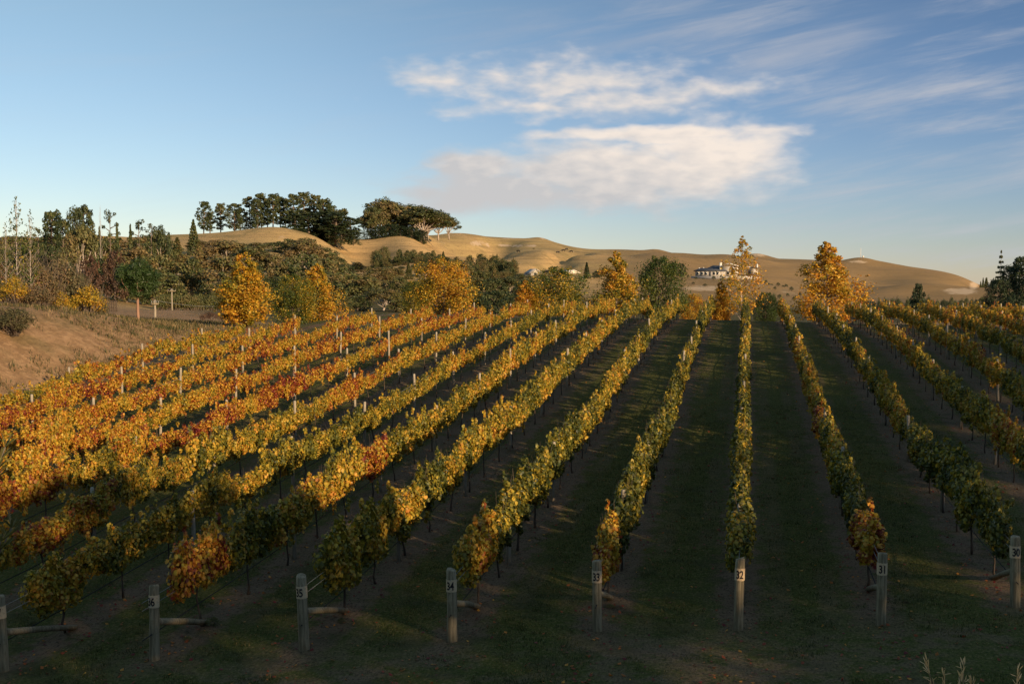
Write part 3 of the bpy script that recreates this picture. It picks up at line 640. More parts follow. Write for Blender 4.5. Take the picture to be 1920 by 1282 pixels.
def g_gum(seed, n, asp, nb=13):
    """gum tree: pale forking limbs carrying flat-topped clumps"""
    global rng; rng = np.random.default_rng(seed); m = MB(); parts = []; F0 = (u(-.03,.03), u(-.03,.03), u(.12,.2))
    m.tube([(0,0,-.08), (0,0,.06), F0], [.034,.028,.022], 7, .08)
    for i in range(nb):
        an = i*2.4+u(-.5,.5); t = (i+.7)/nb; R_ = asp*.5*math.sqrt(t)*u(.8,1.05); z = .93-.42*t**1.6+u(-.06,.04)
        q = (math.cos(an)*R_, math.sin(an)*R_, z); mid = (q[0]*.45, q[1]*.45, z*.62); limb(m, F0, mid, .014, .009, .08, 3, 5); limb(m, mid, q, .009, .003, .1, 3, 4)
        w = asp*u(.15,.22); parts.append((q, (w, w, w*.55), n//nb, .046, .5, .9)); parts.append(((q[0]*.75+u(-.08,.08), q[1]*.75+u(-.08,.08), z-.08), (w*.8, w*.8, w*.4), n//nb//2, .046, .5, .9))
    return m.mesh('trunk', M_pbark, True), crown(parts, T_DIAMOND, M_ever)
for s in range(5): proto('gum', *g_gum(60+s, 2300, [.85,1.0,.9,1.15,.8][s]))
def g_conifer(seed, n, asp, mat=None, gaps=0.0, leaf=.05):
    global rng; rng = np.random.default_rng(seed); m = MB(); parts = []
    m.tube([(0,0,-.08),(0,0,.5),(0,0,.99)], [.02,.013,.003], 6, .05)
    tiers = 13
    for i in range(tiers):
        t = i/(tiers-1); z = .06+.9*t; R_ = asp*.5*(1-t)**.8+.012; nbr = 7 if i < 9 else 5
        for j in range(nbr):
            an = 6.283*j/nbr + i*.7 + u(-.15,.15); rr = R_*u(.75,1.1); q = (math.cos(an)*rr*.62, math.sin(an)*rr*.62, z-.10*rr)
            w = max(.012, rr*.42); dr = np.array([math.cos(an), math.sin(an)])
            if gaps: limb(m, (0,0,z), (math.cos(an)*rr, math.sin(an)*rr, z-.03), .004, .002, .04, 2, 4)
            parts.append((q, (w*(1 if not gaps else .8), w*(1 if not gaps else .8), (.045 if not gaps else .016)), int(n/tiers/nbr), leaf, .3, .4))
    return m.mesh('trunk', M_tbark, True), crown(parts, T_DIAMOND, mat or M_ever)
for s in range(3): proto('conifer', *g_conifer(80+s, 2000, [.42,.52,.36][s]))
proto('araucaria', *g_conifer(84, 2600, .75, None, 1.0, .036)); proto('cypress', *g_conifer(85, 1600, .26, None, 0, .04))
def g_bush(seed, n, mat, leaf=.06, asp=1.3, twigs=0, fill=.35):
    global rng; rng = np.random.default_rng(seed); m = MB(); parts = []
    for i in range(14):
        an = i*2.4; t = (i+.5)/14; R_ = asp*.5*math.sqrt(t)*u(.7,1); q = (math.cos(an)*R_*.75, math.sin(an)*R_*.75, u(.25,.4)+.42*(1-t)); w = u(.17,.28)
        limb(m, (u(-.05,.05),u(-.05,.05),-.05), q, .012, .003, .1, 3, 4); parts.append((q, (w, w, w*.85), n//14, leaf, fill, .3))
    for i in range(twigs):
        an = u(0,6.283); R_ = asp*.5*u(.3,1.0); limb(m, (u(-.1,.1),u(-.1,.1),0), (math.cos(an)*R_, math.sin(an)*R_, u(.6,1.1)), .006, .0015, .1, 4, 4)
    return m.mesh('stems', M_tbark, True), crown(parts, T_DIAMOND, mat, 'foliage')
for s in range(3): proto('bush', *g_bush(90+s, 900, M_ever))
for s in range(3): proto('twiggy', *g_bush(94+s, 6500, M_dry, .042, 1.2, 60, .1))
proto('yellowbush', *g_bush(98, 3000, M_pop, .034, 1.0, 20, .2)); proto('redbush', *g_bush(99, 1500, M_red, .05, 1.9, 20))
for s in range(2): proto('olive', *g_bush(100+s, 700, M_ever, .075, .9))
def g_stone():
    global rng; rng = np.random.default_rng(110); m = MB(); parts = []
    m.tube([(0,0,-.05),(.0,0,.1),(.012,0,.3),(.004,0,.46)], [.030,.022,.019,.016], 9, .06)
    for i in range(60):
        t = (i+.5)/60; z_ = 1-2*t; r_ = math.sqrt(1-z_*z_); an = i*2.4; k_ = u(.62,1.14); q = np.array([math.cos(an)*r_*.235*k_, math.sin(an)*r_*.235*k_, .70+z_*.215*k_])
        if i % 3 == 0: limb(m, (.004,0,.42), q, .010, .003, .06, 3, 5)
        parts.append((q, (.085,.085,.075), 190, .052, .2, .5))
    return m.mesh('trunk', M_rbark, True), crown(parts, T_NEEDLE, M_green)
proto('stonepine', *g_stone())

def plant(name, kind, x, y, z, h, wscale, col, label, cat, group=None, var=None, rz=None):
    v = PROTO[kind][(var if var is not None else random.randrange(99)) % len(PROTO[kind])]
    t = empty(name, (x, y, z), random.uniform(0, 6.28) if rz is None else rz); t.scale = (h*wscale, h*wscale, h)
    tag(t, label, cat, group)
    a = link(v[0].name.split('.')[0], v[0], t); b = link(v[1].name.split('.')[0], v[1], t); b.color = (*col, 1)
    return t
ASPECT = {'poplar':.68,'wide':.95,'slim':.6,'sparse':.42,'bare':.34,'broad':1.05,'redtree':1.0,'pine':.52,'thinpine':.5,'densepine':.82,'gum':.95,'conifer':.45,'araucaria':.6,'cypress':.27,'bush':1.45,'twiggy':1.3,'yellowbush':1.15,'redbush':2.0,'olive':1.05,'stonepine':.62}
def put(name, kind, px, d, ytop, wpx, col, label, cat='tree', group=None, var=None, ybase=None):
    """stand a tree on the ground where the photo shows it: column, distance, the row of its tip, its width"""
    x, y, z = on(px, d)
    if ybase is not None: z = float(at(px, ybase, d)[2])
    top = at(px, ytop, d)[2]; h = max(.4, top - z); w = wpx*d/FPX/(h*ASPECT[kind])
    return plant(name, kind, x, y, z - .02*h, h*1.02, max(.35, min(2.6, w)), col, label, cat, group, var)

# autumn trees at the far end of the vines
AUTUMN = [('poplar',460,74,474,138,(.60,.36,.5),'tall orange gold tree with a pointed crown at the left end of the vines',0),
 ('wide',548,80,517,92,(.30,.45,.5),'thin olive green tree close left of a rounder orange tree',1),
 ('poplar',596,82,495,104,(.61,.36,.5),'rounded orange tree with an olive green neighbour on its left',1),
 ('wide',775,92,528,56,(.34,.45,.5),'olive green tree touching the left side of the broad orange brown tree',2),
 ('wide',832,93,487,132,(.64,.40,.5),'broad orange brown tree in the middle of the far edge of the vines',0),
 ('poplar',985,96,526,70,(.72,.36,.5),'orange tree leaning on the left side of the wide green gold tree',2),
 ('wide',1046,97,503,128,(.34,.50,.5),'wide green and gold tree in front of the white houses',1),
 ('poplar',1156,97,472,104,(.56,.42,.5),'golden tree with a pointed crown left of the dense green tree',2),
 ('wide',1236,98,484,102,(.18,.38,.5),'dense green tree right of the pointed golden tree',2),
 ('wide',1300,101,552,62,(.64,.40,.5),'low orange tree left of the sparse tall tree',0),
 ('poplar',1353,102,528,62,(.68,.34,.5),'brownish orange tree at the foot of the sparse tall tree',0),
 ('slim',1391,100,447,112,(.60,.40,.5),'sparse tall tree with a pale trunk and see through golden crown',0),
 ('wide',1436,101,550,62,(.08,.25,.5),'low dark green tree right of the pale trunk',2),
 ('poplar',1552,100,454,140,(.66,.32,.5),'tall orange tree with a broad base and pointed top, farthest right')]
for a in AUTUMN: put('autumn_tree', *a[:6], a[6], 'tree', 'autumn trees beyond the vines', a[7] if len(a) > 7 else 1)
put('dark_bush', 'bush', 1618, 104, 543, 54, (.25,.3,.5), 'round dark green bush right of the broad based orange tree', 'bush', None, 1)
put('dark_tree', 'broad', 1722, 150, 525, 34, (.22,.3,.5), 'lone dark green tree standing in front of the right end of the brown hill', 'tree', None, 0)

# the left bank
put('stone_pine', 'stonepine', 258, 69, 481, 82, (.44,.30,.5), 'round headed green pine with a bare reddish trunk on the grass bank', 'pine', None, 0, 609)
for px, yt, w, d, v, l in ((12,420,44,63,0,'thin sparse tree at the left edge of the bank, leftmost of three'),(33,368,66,64,1,'tallest of three thin sparse trees on the bank'),(58,395,54,65,0,'thin sparse tree on the bank, right of the tallest sparse one')):
    put('sparse_tree', 'sparse', px, d, yt, w, (.27,.32,.5), l, 'tree', None, v)
for px, yt, w, d, c, l in ((-10,478,110,66,(.72,.5,.5),'brown leafed bush cut off by the left edge'),(52,468,110,68,(.55,.6,.5),'tall brown olive bush at the foot of the sparse trees'),(112,474,110,71,(.34,.5,.5),'big olive grey bush on the bank'),(150,505,64,74,(.22,.4,.5),'olive green bush behind the small yellow tree'),(85,500,90,67,(.62,.5,.5),'brown bush between the sparse trees and the yellow bushes'),(185,545,44,78,(.3,.4,.5),'small olive bush just right of the small yellow tree'),(60,530,100,63,(.58,.5,.5),'low brown bush below the sparse trees'),(22,572,112,53,(.20,.35,.5),'low grey green bush on the open bank below the trees')):
    put('bank_bush', 'twiggy', px, d, yt, w, c, l, 'bush')
for px, yt, w, d, l in ((163,525,92,69,'small yellow leafed tree with leaves down to the grass'),(116,540,44,67,'narrow yellow bush left of the small yellow tree'),(26,510,76,62,'orange yellow bush among the brown bushes at the left edge')):
    put('yellow_bush', 'yellowbush', px, d, yt, w, (.60,.28,.5), l, 'bush')
put('red_shrub', 'redbush', 392, 98, 582, 62, (.5,.6,.5), 'dark red shrub beside the pale track', 'shrub'); put('red_shrub', 'redbush', 236, 74, 590, 38, (.4,.6,.5), 'small dark red shrub on the bank just left of the round headed pine', 'shrub')

# wooded slope on the left
PINES = [(97,235,394,46,'pine'),(120,240,410,34,'pine'),(160,245,383,38,'pine'),(143,242,392,40,'densepine'),(208,255,392,32,'thinpine'),(221,255,418,22,'conifer'),(246,262,420,22,'conifer'),(263,268,410,34,'thinpine'),(285,270,418,26,'thinpine'),(301,275,422,34,'gum'),(318,280,436,22,'conifer'),(364,340,412,30,'conifer'),(74,232,425,30,'thinpine'),(188,250,425,20,'conifer')]
for px, d, yt, w, kd in PINES:
    nm = {'pine':'skyline_pine','densepine':'skyline_pine','thinpine':'thin_pine','conifer':'conifer_tree','gum':'gum_tree'}[kd]
    lb = {'pine':'tall dark pine rising above the wooded slope on the left skyline','densepine':'dense dark pine on the left skyline, wider than the pines beside it','thinpine':'thin open crowned pine on the left skyline','conifer':'small pointed conifer on the left skyline','gum':'small gum tree on the left skyline'}[kd]
    put(nm, kd, px, d, yt, w, (u(.3,.5),.4,.5), lb, 'tree', lb.split(' on')[0].split(' rising')[0] + 's on the left skyline')
put('bare_tree', 'bare', 190, 240, 383, 24, (.5,.4,.5), 'pale leafless tree among the pines on the left skyline', 'tree'); put('gum_tree', 'gum', 152, 215, 420, 74, (.80,.25,.5), 'gum tree with bright forked trunk and russet crown, below the skyline pines', 'tree', None, 0)
put('red_tree', 'redtree', 168, 200, 470, 46, (.35,.5,.5), 'reddish tree in the woods left of the round headed pine', 'tree'); put('red_tree', 'redtree', 215, 205, 462, 50, (.15,.4,.5), 'dark reddish tree directly behind the round headed pine', 'tree')
rw = random.Random(21)
def sky_lim(px): return np.interp(px, [0,60,150,250,340,400,420,560,600,640,700,760,860,950,1010,1100,1200], [436,436,424,434,438,442,450,436,452,486,488,474,480,498,514,525,530])
GROUPS = {'broad':('broadleaf_tree','dark green broadleaf tree in the wooded slope','dark green trees in the wooded slope'),'gum':('gum_tree','brownish gum tree with pale limbs in the wooded slope','gum trees in the wooded slope'),
 'conifer':('conifer_tree','pointed dark conifer within the wooded slope','conifers in the wooded slope'),'pine':('pine_tree','dark pine within the wooded slope','pines in the wooded slope')}
def wood_row(px0, px1, step, d, ytop, jit, kinds, wmin, wmax, tlo=.2, thi=.6):
    px = px0
    while px < px1:
        yt = max(sky_lim(px)+rw.uniform(0,12), ytop(px)+rw.uniform(-jit, jit)); kd = rw.choice(kinds); nm, lb, gp = GROUPS[kd]; up_ = .22 if kd == 'gum' else .06
        put(nm, kd, px, d*rw.uniform(.95,1.05), yt, rw.uniform(wmin, wmax*1.15)*(.75 if kd == 'conifer' else 1.45), (min(1, rw.uniform(tlo, thi)+up_), .45, .5), lb, 'tree', gp)
        px += step*rw.uniform(.8, 1.5)*1.15
wood_row(-20, 430, 26, 330, lambda p: 440, 8, ['broad','gum','broad','conifer'], 38, 52, .4, .85)
wood_row(425, 640, 24, 345, lambda p: 452, 9, ['broad','gum','broad','gum'], 34, 46, .2, .6)
wood_row(-20, 640, 34, 285, lambda p: 458, 12, ['broad','broad','gum','conifer'], 44, 60, .35, .85)
wood_row(-20, 640, 38, 245, lambda p: 478, 13, ['broad','gum','broad','broad'], 46, 66, .3, .85)
wood_row(180, 300, 40, 212, lambda p: 500, 10, ['broad','broad','gum'], 46, 62, .25, .7)
wood_row(430, 700, 36, 212, lambda p: 505, 12, ['broad','broad','gum','pine'], 44, 62, .25, .75)
wood_row(620, 1010, 22, 330, lambda p: 500, 9, ['broad','conifer','gum','broad'], 26, 40, .35, .85)
wood_row(640, 1010, 24, 260, lambda p: 521, 9, ['broad','gum','broad'], 32, 46, .35, .85)
wood_row(560, 1010, 30, 180, lambda p: 545, 8, ['broad','broad','gum'], 34, 46, .2, .7)
wood_row(640, 830, 20, 400, lambda p: 482, 9, ['broad','gum','broad'], 22, 30, .4, .85)
wood_row(690, 980, 20, 365, lambda p: 492, 8, ['broad','broad','conifer'], 22, 32, .4, .85)
rw = random.Random(33)
for i in range(150):                                             # young conifers on the lower hill
    px = rw.uniform(705, 965); t = (px-705)/260; lo, hi = 470+t*18, 512+t*8; yb = rw.uniform(lo+8, hi+12); d = np.interp(yb, [470,530], [430,330])
    kd = rw.choice(['densepine','broad','broad','conifer']); put('young_tree', kd, px, d, yb-rw.uniform(13,20), rw.uniform(11,20)*(.8 if kd == 'conifer' else 1.2), (rw.uniform(.3,.9),.4,.5), {'conifer':'young pointed conifer in the plantation below the gum clump','densepine':'young round pine in the plantation below the gum clump','broad':'small bushy tree in the plantation below the gum clump'}[kd], 'tree', {'conifer':'young conifers in the plantation','densepine':'young pines in the plantation','broad':'bushy trees in the plantation'}[kd])
for i in range(95):                                             # olive grove behind the brown slope
    px = rw.uniform(296, 560); d = rw.choice((172, 186, 200, 216, 232)); x, y, z = on(px, d); yb = float(project(np.array(x), np.array(y), np.array(z))[1])
    put('olive_tree', 'olive', px, d, yb-rw.uniform(27,37), rw.uniform(24,36), (rw.uniform(.5,.8),.3,.5), 'grey green olive tree in the grove behind the utility poles', 'olive tree', 'olive trees in the grove')
# pines along the ridge, gum clump on the hill
for i, (px, yt, w) in enumerate(((383,377,26),(395,398,22),(415,381,24),(441,381,30),(452,392,24),(471,368,28),(484,374,24),(492,362,28),(503,372,24),(513,363,28),(527,368,26),(537,372,24),(553,364,32),(571,360,34),(590,366,34),(606,372,32),(621,384,34),(640,392,34))):
    put('ridge_pine', 'pine', px, 450+(i % 3)*6, yt, w*1.15, (.44+.1*(i % 3),.35,.5), 'tall dark pine in the row along the left hilltop', 'pine', 'pines in the row along the left hilltop')
for i, (px, yt, w) in enumerate(((556,400,46),(580,398,52),(606,396,54),(630,398,54),(655,408,44),(615,418,60),(640,424,56),(663,424,36),(590,420,50))):
    put('dense_pine', 'pine' if i < 5 else 'densepine', px, 436+(i % 3)*5, yt+(0 if i < 5 else 6), w*(1.25 if i < 5 else .9), (.26,.35,.5), 'dense low pine at the right end of the hilltop row', 'pine', 'dense pines at the right end of the hilltop row', None, 458 if i > 4 else 452)
for i, (px, yt, w) in enumerate(((697,388,34),(716,374,44),(738,380,44),(760,384,46),(782,386,44),(803,390,40),(822,399,38),(842,406,30),(706,405,30),(770,398,48),(800,405,40),(733,381,84),(795,390,70))):
    put('hilltop_gum', 'gum', px, 478+(i % 4)*5, yt, w*1.35, (.60+.12*(i % 3),.45,.5), 'flat topped gum tree in the clump on the golden hill', 'gum tree', 'gum trees in the clump on the golden hill', i, 455 if px < 780 else 446)
for i, (px, yt, w) in enumerate(((694,432,30),(712,424,36),(732,420,40),(752,424,40),(772,426,38),(790,432,30))):
    put('undergrowth_tree', 'densepine', px, 474, yt, w, (.16,.3,.5), 'low dark tree under the gum clump on the golden hill', 'tree', 'low dark trees under the gum clump', None, 458)
# round the houses and to the right
for px, d, yt, w, kd, lb in ((1100,340,492,17,'cypress','dark pointed conifer right of the white houses'),(1120,345,506,22,'broad','round dark tree between the pointed conifer and the golden tree'),(1262,392,489,22,'broad','dark tree at the left end of the hillside house'),(1277,394,490,20,'broad','dark tree closest to the left wall of the hillside house'),(1252,390,496,22,'broad','dark tree left of the two trees beside the hillside house')):
    put('garden_tree', kd, px, d, yt, w, (.3,.35,.5), lb, 'tree')
for i in range(13):
    px = 912+i*7.4; x, y, z = on(px, 592); put('terrace_scrub', 'bush', px, 592, project(np.array(x), np.array(y), np.array(z))[1]-random.uniform(2.5,5), random.uniform(8,12), (.95,.2,.5), 'low brown scrub bush along the terrace cut into the golden hill', 'bush', 'scrub bushes along the terrace on the golden hill')
rs = random.Random(4)
SHR = [(1290,524),(1305,529),(1318,518),(1338,527),(1352,533),(1366,522),(1300,538),(1322,541),(1432,524),(1447,521),(1452,516),(1468,520),(1436,532),(1459,537),(1441,541),(1453,546),(1484,546),(1477,553),(1489,560),(1462,556),(1474,530),(1500,552)]
for px, yb in SHR:
    d = np.interp(yb, [512,522,548,560], [412,388,335,300]); x, y, z = on(px, d)
    put('hillside_shrub', 'bush', px, d, project(np.array(x), np.array(y), np.array(z))[1]-rs.uniform(6,10), rs.uniform(9,14), (.28,.3,.5), 'small round dark shrub on the bare slope below the hillside house', 'shrub', 'round shrubs below the hillside house')
for px, d, yt, w, kd, c, lb in ((1876,152,467,34,'araucaria',.62,'spiky pale tiered conifer rising over the dark pines'),(1893,148,497,44,'densepine',.22,'dense dark pine in front of the spiky conifer'),(1911,150,480,40,'pine',.25,'dark open pine at the right edge'),(1870,146,522,44,'densepine',.2,'low dark pine left under the spiky conifer'),(1930,146,492,50,'densepine',.2,'dark pine cut off by the right edge'),(1850,150,548,34,'bush',.25,'low dark bush left of the dark pines'),(1900,140,545,60,'bush',.2,'wide dark bush at the foot of the dark pines')):
    put('dark_pine' if kd != 'bush' else 'dark_bush', kd, px, d, yt, w, (c,.3,.5), lb, 'pine' if kd != 'bush' else 'bush')
for i in range(24):
    px = 1640 + i*8.6 + rs.uniform(-3,3); put('boundary_bush', 'bush', px, rs.uniform(165,185), rs.uniform(549,561), rs.uniform(10,18), (rs.uniform(.2,.55),.3,.5), 'low dark bush along the foot of the right end of the hill', 'bush', 'low bushes along the foot of the hill')
for i in range(34):
    px = 1838 + i*4.6 + rs.uniform(-2,2); put('distant_tree', 'conifer', px, rs.uniform(600,680), rs.uniform(519,528), rs.uniform(8,12), (rs.uniform(.35,.6),.3,.5), 'far off plantation conifer behind the end of the hill', 'tree', 'far off plantation conifers')
t = plant('overhanging_pine', 'pine', *on(2040, 46), 1.0, 1.0, (.2,.3,.5), 'dark pine branch reaching in at the right edge above the pines', 'pine', None, 3)
hh = at(2020, 395, 46)[2]-t.location.z; t.scale = (hh*.8, hh*.8, hh)
# shelter belt on the bank behind the camera, off to the right: it keeps the low sun off the near vines
rb = random.Random(8)
for i in range(17):
    X = 12 + i*6.4 + rb.uniform(-1.5,1.5); Y = -6 - i*.5 + rb.uniform(-1.5,1.5); h = np.interp(X, [12,40,60,80,120], [8.6,10.3,12.6,20,30])*rb.uniform(.80,1.12)
    plant('shelter_tree', 'densepine' if i % 3 else 'pine', X, Y, gzf(X, Y)-.2, h, 1.0, (.3,.35,.5), 'dense shelter belt pine on the bank behind the viewpoint', 'pine', 'shelter belt pines behind the viewpoint')

for px, py, h_ in ((398,1172,.22),(352,1200,.12),(1700,1130,.14),(60,1172,.15),(640,1166,.12),(1145,1140,.13)):
    ds = np.arange(15, 26, .02); q = np.array([at(px, py, d) for d in ds]); i = int(np.argmax(q[:,2] < gz(q[:,0], q[:,1])))
    plant('weed_clump', 'bush', q[i][0], q[i][1], gzf(q[i][0], q[i][1])-.02, h_, 1.5, (.62,.3,.5), 'low green weeds growing on the headland beside the end posts', 'weeds', 'green weeds beside the end posts')

# ------------------------------------------------------------------ buildings
M_white = pbr('white_render', None, .7, lambda n, b: n.mix(n.step(n.noise(n.node('ShaderNodeTexCoord').outputs['Object'], 1.5, 4, .6), .4, .7), (.58,.52,.43), (.47,.43,.36)))
M_slate = pbr('dark_roofing', None, .6, lambda n, b: n.mix(n.noise(n.v('MULTIPLY', n.node('ShaderNodeTexCoord').outputs['Object'], (6,1,1)), 1.0, 3, .6), (.045,.05,.06), (.085,.09,.10)))
M_grey = pbr('grey_wall', (.40,.37,.33), .8); M_tin = pbr('red_roofing', (.30,.045,.035), .5)
M_glass = pbr('window_glass', (.03,.04,.05), .12, None, .6); M_fasc = pbr('white_fascia', (.70,.66,.58), .6); M_terr = pbr('terracotta_wall', (.52,.36,.25), .8)
def facing(x, y): return math.atan2(-x, y)*1.0           # local -Y looks at the viewpoint
def windows(root, spots, y, w, h, name='window'):
    for x, z in spots:
        f = MB().box((x, y-.03, z), (w+.24, .10, h+.24)).build('window', M_fasc, root); MB().box((x, y-.095, z), (w, .04, h)).build('pane', M_glass, f)
def hip(m, cx, cy, z, wx, wy, h, ridge):
    a, b, r = wx/2, wy/2, ridge/2
    m.add([(cx-a,cy-b,z),(cx+a,cy-b,z),(cx+a,cy+b,z),(cx-a,cy+b,z),(cx-r,cy,z+h),(cx+r,cy,z+h),(cx-a,cy-b,z-.25),(cx+a,cy-b,z-.25),(cx+a,cy+b,z-.25),(cx-a,cy+b,z-.25)],
          [(0,1,5,4),(1,2,5),(2,3,4,5),(3,0,4),(6,7,1,0),(7,8,2,1),(8,9,3,2),(9,6,0,3),(9,8,7,6)])
def house_hill():
    x, y, z = on(1352, 402); z = float(at(1352, 516, 402)[2]); t = empty('hillside_house', (x, y, z), facing(x, y))
    t.scale = (.72,.72,.76); tag(t, 'sprawling white house with dark roofs and a tall white chimney, high on the brown hill', 'house')
    # one pixel of the photograph is .188 m at this distance
    MB().box((-5.2, 0, .65), (14.5, 7, 2.5)).build('left_wing_wall', M_grey, t)  # white wall standing in shade; that shade is painted in as grey
    windows(t, [(-11.2,.85),(-9.2,.85),(-7.2,.85),(-3.4,.85),(-1.6,.85)], -3.5, 1.15, 1.25)
    d = MB().box((-5.3, -3.53, .5), (.95, .12, 2.1)).build('door', M_slate, t)
    m = MB(); hip(m, -5.2, 0, 2.15, 16.2, 8.6, 1.25, 9.5); rf = m.build('left_wing_roof', M_slate, t)
    MB().box((-10.6, .3, 3.0), (.7, .7, 1.0)).build('vent', M_fasc, rf); MB().box((-8.6, .3, 3.1), (.6, .6, 1.1)).build('vent', M_fasc, rf)
    MB().box((4.2, 1.0, 1.7), (8.2, 8, 4.6)).build('middle_wall', M_white, t); windows(t, [(3.3,1.0),(5.6,1.0)], -3.0, 1.3, 1.4); windows(t, [(5.4,3.2)], -3.0, .9, .8)
    m = MB(); m.prism([(-.9,3.6),(3.9,5.4),(9.4,3.7),(9.4,4.0),(3.9,5.75),(-.9,3.95)], -3.9, 5.6); mr = m.build('middle_roof', M_slate, t); m = MB(); m.prism([(-1.0,3.5),(3.9,5.3),(9.5,3.6),(9.5,3.85),(3.9,5.6),(-1.0,3.8)], -4.02, -3.92); m.build('fascia', M_fasc, mr)
    m = MB(); hip(m, -2.2, 3.0, 3.5, 8.6, 6, 1.1, 3.5); m.build('rear_roof', M_slate, t); MB().box((-2.2, 3.0, 2.4), (7.8, 5.2, 1.9)).build('rear_wall', M_grey, t)
    m = MB(); m.box((-.35, -2.2, 3.3), (1.15, 1.15, 4.6)); m.box((-.35, -2.2, 5.7), (1.4, 1.4, .3)); m.build('chimney', M_fasc, t)
    MB().box((12.4, .6, 1.0), (7.6, 6, 3.0)).build('right_wing_wall', M_terr, t); windows(t, [(10.8,1.1),(13.4,1.1)], -2.4, 1.3, 1.3)
    m = MB(); m.prism([(8.4,2.55),(12.6,3.9),(17.0,2.6),(17.0,2.9),(12.6,4.25),(8.4,2.85)], -3.1, 4.2); mr = m.build('right_wing_roof', M_slate, t); m = MB(); m.prism([(8.3,2.45),(12.6,3.8),(17.1,2.5),(17.1,2.75),(12.6,4.1),(8.3,2.75)], -3.22, -3.12); m.build('fascia', M_fasc, mr)
    MB().box((2.0, -6.2, -1.2), (33, 1.0, 1.5)).build('retaining_wall', M_grey, t)
house_hill()
x, y, z = on(1414, 398); z = float(at(1414, 514, 398)[2]); t = empty('garden_shed', (x, y, z), facing(x, y)); tag(t, 'small white shed with a tall flue, right of the hillside house', 'shed')
MB().box((0,0,.9), (2.6,2.4,1.9)).build('wall', M_white, t); m = MB(); m.prism([(-1.5,1.85),(0,2.6),(1.5,1.85),(1.5,2.0),(0,2.8),(-1.5,2.0)], -1.4, 1.4); m.build('roof', M_slate, t); MB().box((1.0,-.2,2.2), (.5,.5,2.6)).build('flue', M_fasc, t)
def gable_house(px, yb, d, w, dep, hw, hr, name, label, roof, ry=0.0, wins=(), wall=None):
    x, y, _ = on(px, d); z = float(at(px, yb, d)[2]); t = empty(name, (x, y, z), facing(x, y) + ry); t.scale = (.85,.85,.85); tag(t, label, 'house' if name != 'farm_shed' else 'shed')
    MB().box((0,0,hw/2-.6), (w,dep,hw+1.2)).build('wall', wall or M_white, t)
    g = MB(); g.prism([(-w/2,hw),(w/2,hw),(0,hw+hr)], -dep/2+.02, dep/2-.02); g.build('gable', wall or M_white, t)
    m = MB(); e = .45; m.prism([(-w/2-e,hw-e*2*hr/w),(0,hw+hr),(w/2+e,hw-e*2*hr/w),(w/2+e,hw-e*2*hr/w+.25),(0,hw+hr+.27),(-w/2-e,hw-e*2*hr/w+.25)], -dep/2-.5, dep/2+.5); m.build('roof', roof, t)
    windows(t, wins, -dep/2, 1.0, 1.3); return t
a = gable_house(1000, 519, 350, 3.6, 6, 1.5, 1.1, 'white_house', 'white gabled house with a dark lean to, leftmost of the houses below the hill', M_grey, .35, [(-.3,.85)])
m = MB(); m.prism([(-4.0,.45),(-1.8,1.1),(-1.8,1.3),(-4.0,.65)], -2.5, 2.5); m.build('lean_to_roof', M_slate, a); MB().box((-2.8,0,-.2), (1.9,4.6,1.4)).build('lean_to_wall', M_grey, a)
gable_house(1034, 519, 354, 4.4, 5, 1.5, .7, 'white_house', 'low white house with a dark roof, middle of the houses below the hill', M_slate, -.5, [(-1.0,.7),(1.0,.7)])
gable_house(1066, 519, 352, 5.4, 5, 1.4, .8, 'white_house', 'long low white house with a pale roof, rightmost of the houses below the hill', M_fasc, .8, [(-1.5,.7),(1.3,.7)])
gable_house(524, 540, 262, 2.2, 3, .9, .5, 'farm_shed', 'small shed with a red roof among the dark trees', M_tin, 1.2, [], M_grey)

# ------------------------------------------------------------------ poles, fence, track
def pole(px, yb, yt, d, arm, label, wires=()):
    x, y, z = on(px, d); z = float(at(px, yb, d)[2]); zt = float(at(px, yt, d)[2]); h = zt-z; t = empty('utility_pole', (x, y, z), facing(x, y)); tag(t, label, 'utility pole')
    MB().tube([(0,0,-1.2),(0,0,h*.5),(0,0,h)], [.12,.10,.08], 8, .02).build('pole', M_stake, t, True)
    if arm:
        a = MB().box((0,-.13,h-.35), (arm,.12,.14)).build('crossarm', M_post, t)
        for s in (-.45,-.15,.15,.45): MB().tube([(s*arm,-.13,h-.28),(s*arm,-.13,h-.08)], [.03,.02], 6).build('insulator', M_wire, a)
    return t
pole(322, 579, 541, 160, 1.1, 'utility pole with a crossarm standing in front of the grove')
pole(335, 545, 512, 240, 1.5, 'distant utility pole with a crossarm at the top of the grove')
pole(290, 605, 562, 96, .6, 'pale pole with a short arm beside the track'); pole(430, 536, 515, 240, 0, 'small pale pole at the upper right of the grove')
w0 = at(290, 563, 96); w1 = at(470, 566, 120); m = MB(); m.tube([w0+(w1-w0)*t_-np.array([0,0,1])*.5*math.sin(math.pi*t_) for t_ in np.linspace(0,1,9)], .012, 4); tag(m.build('overhead_wire', M_wire), 'thin overhead wire running right from the pale pole by the track', 'wire')
f = empty('farm_fence', on(200, 112)); tag(f, 'dark wooden fence running down the slope behind the yellow bushes', 'fence'); o_ = np.array(f.location)
fp = []
for i in range(9):
    px = 184+i*4.2; q = np.array(on(px, 112)); fp.append(q)
    MB().tube([q-o_+[0,0,-.4], q-o_+[0,0,1.1]], .07, 6).build('fence_post', M_bark, f)
for hh_ in (.4,.75,1.0):
    MB().tube([q-o_+[0,0,hh_] for q in fp], .05, 5).build('rail', M_bark, f)
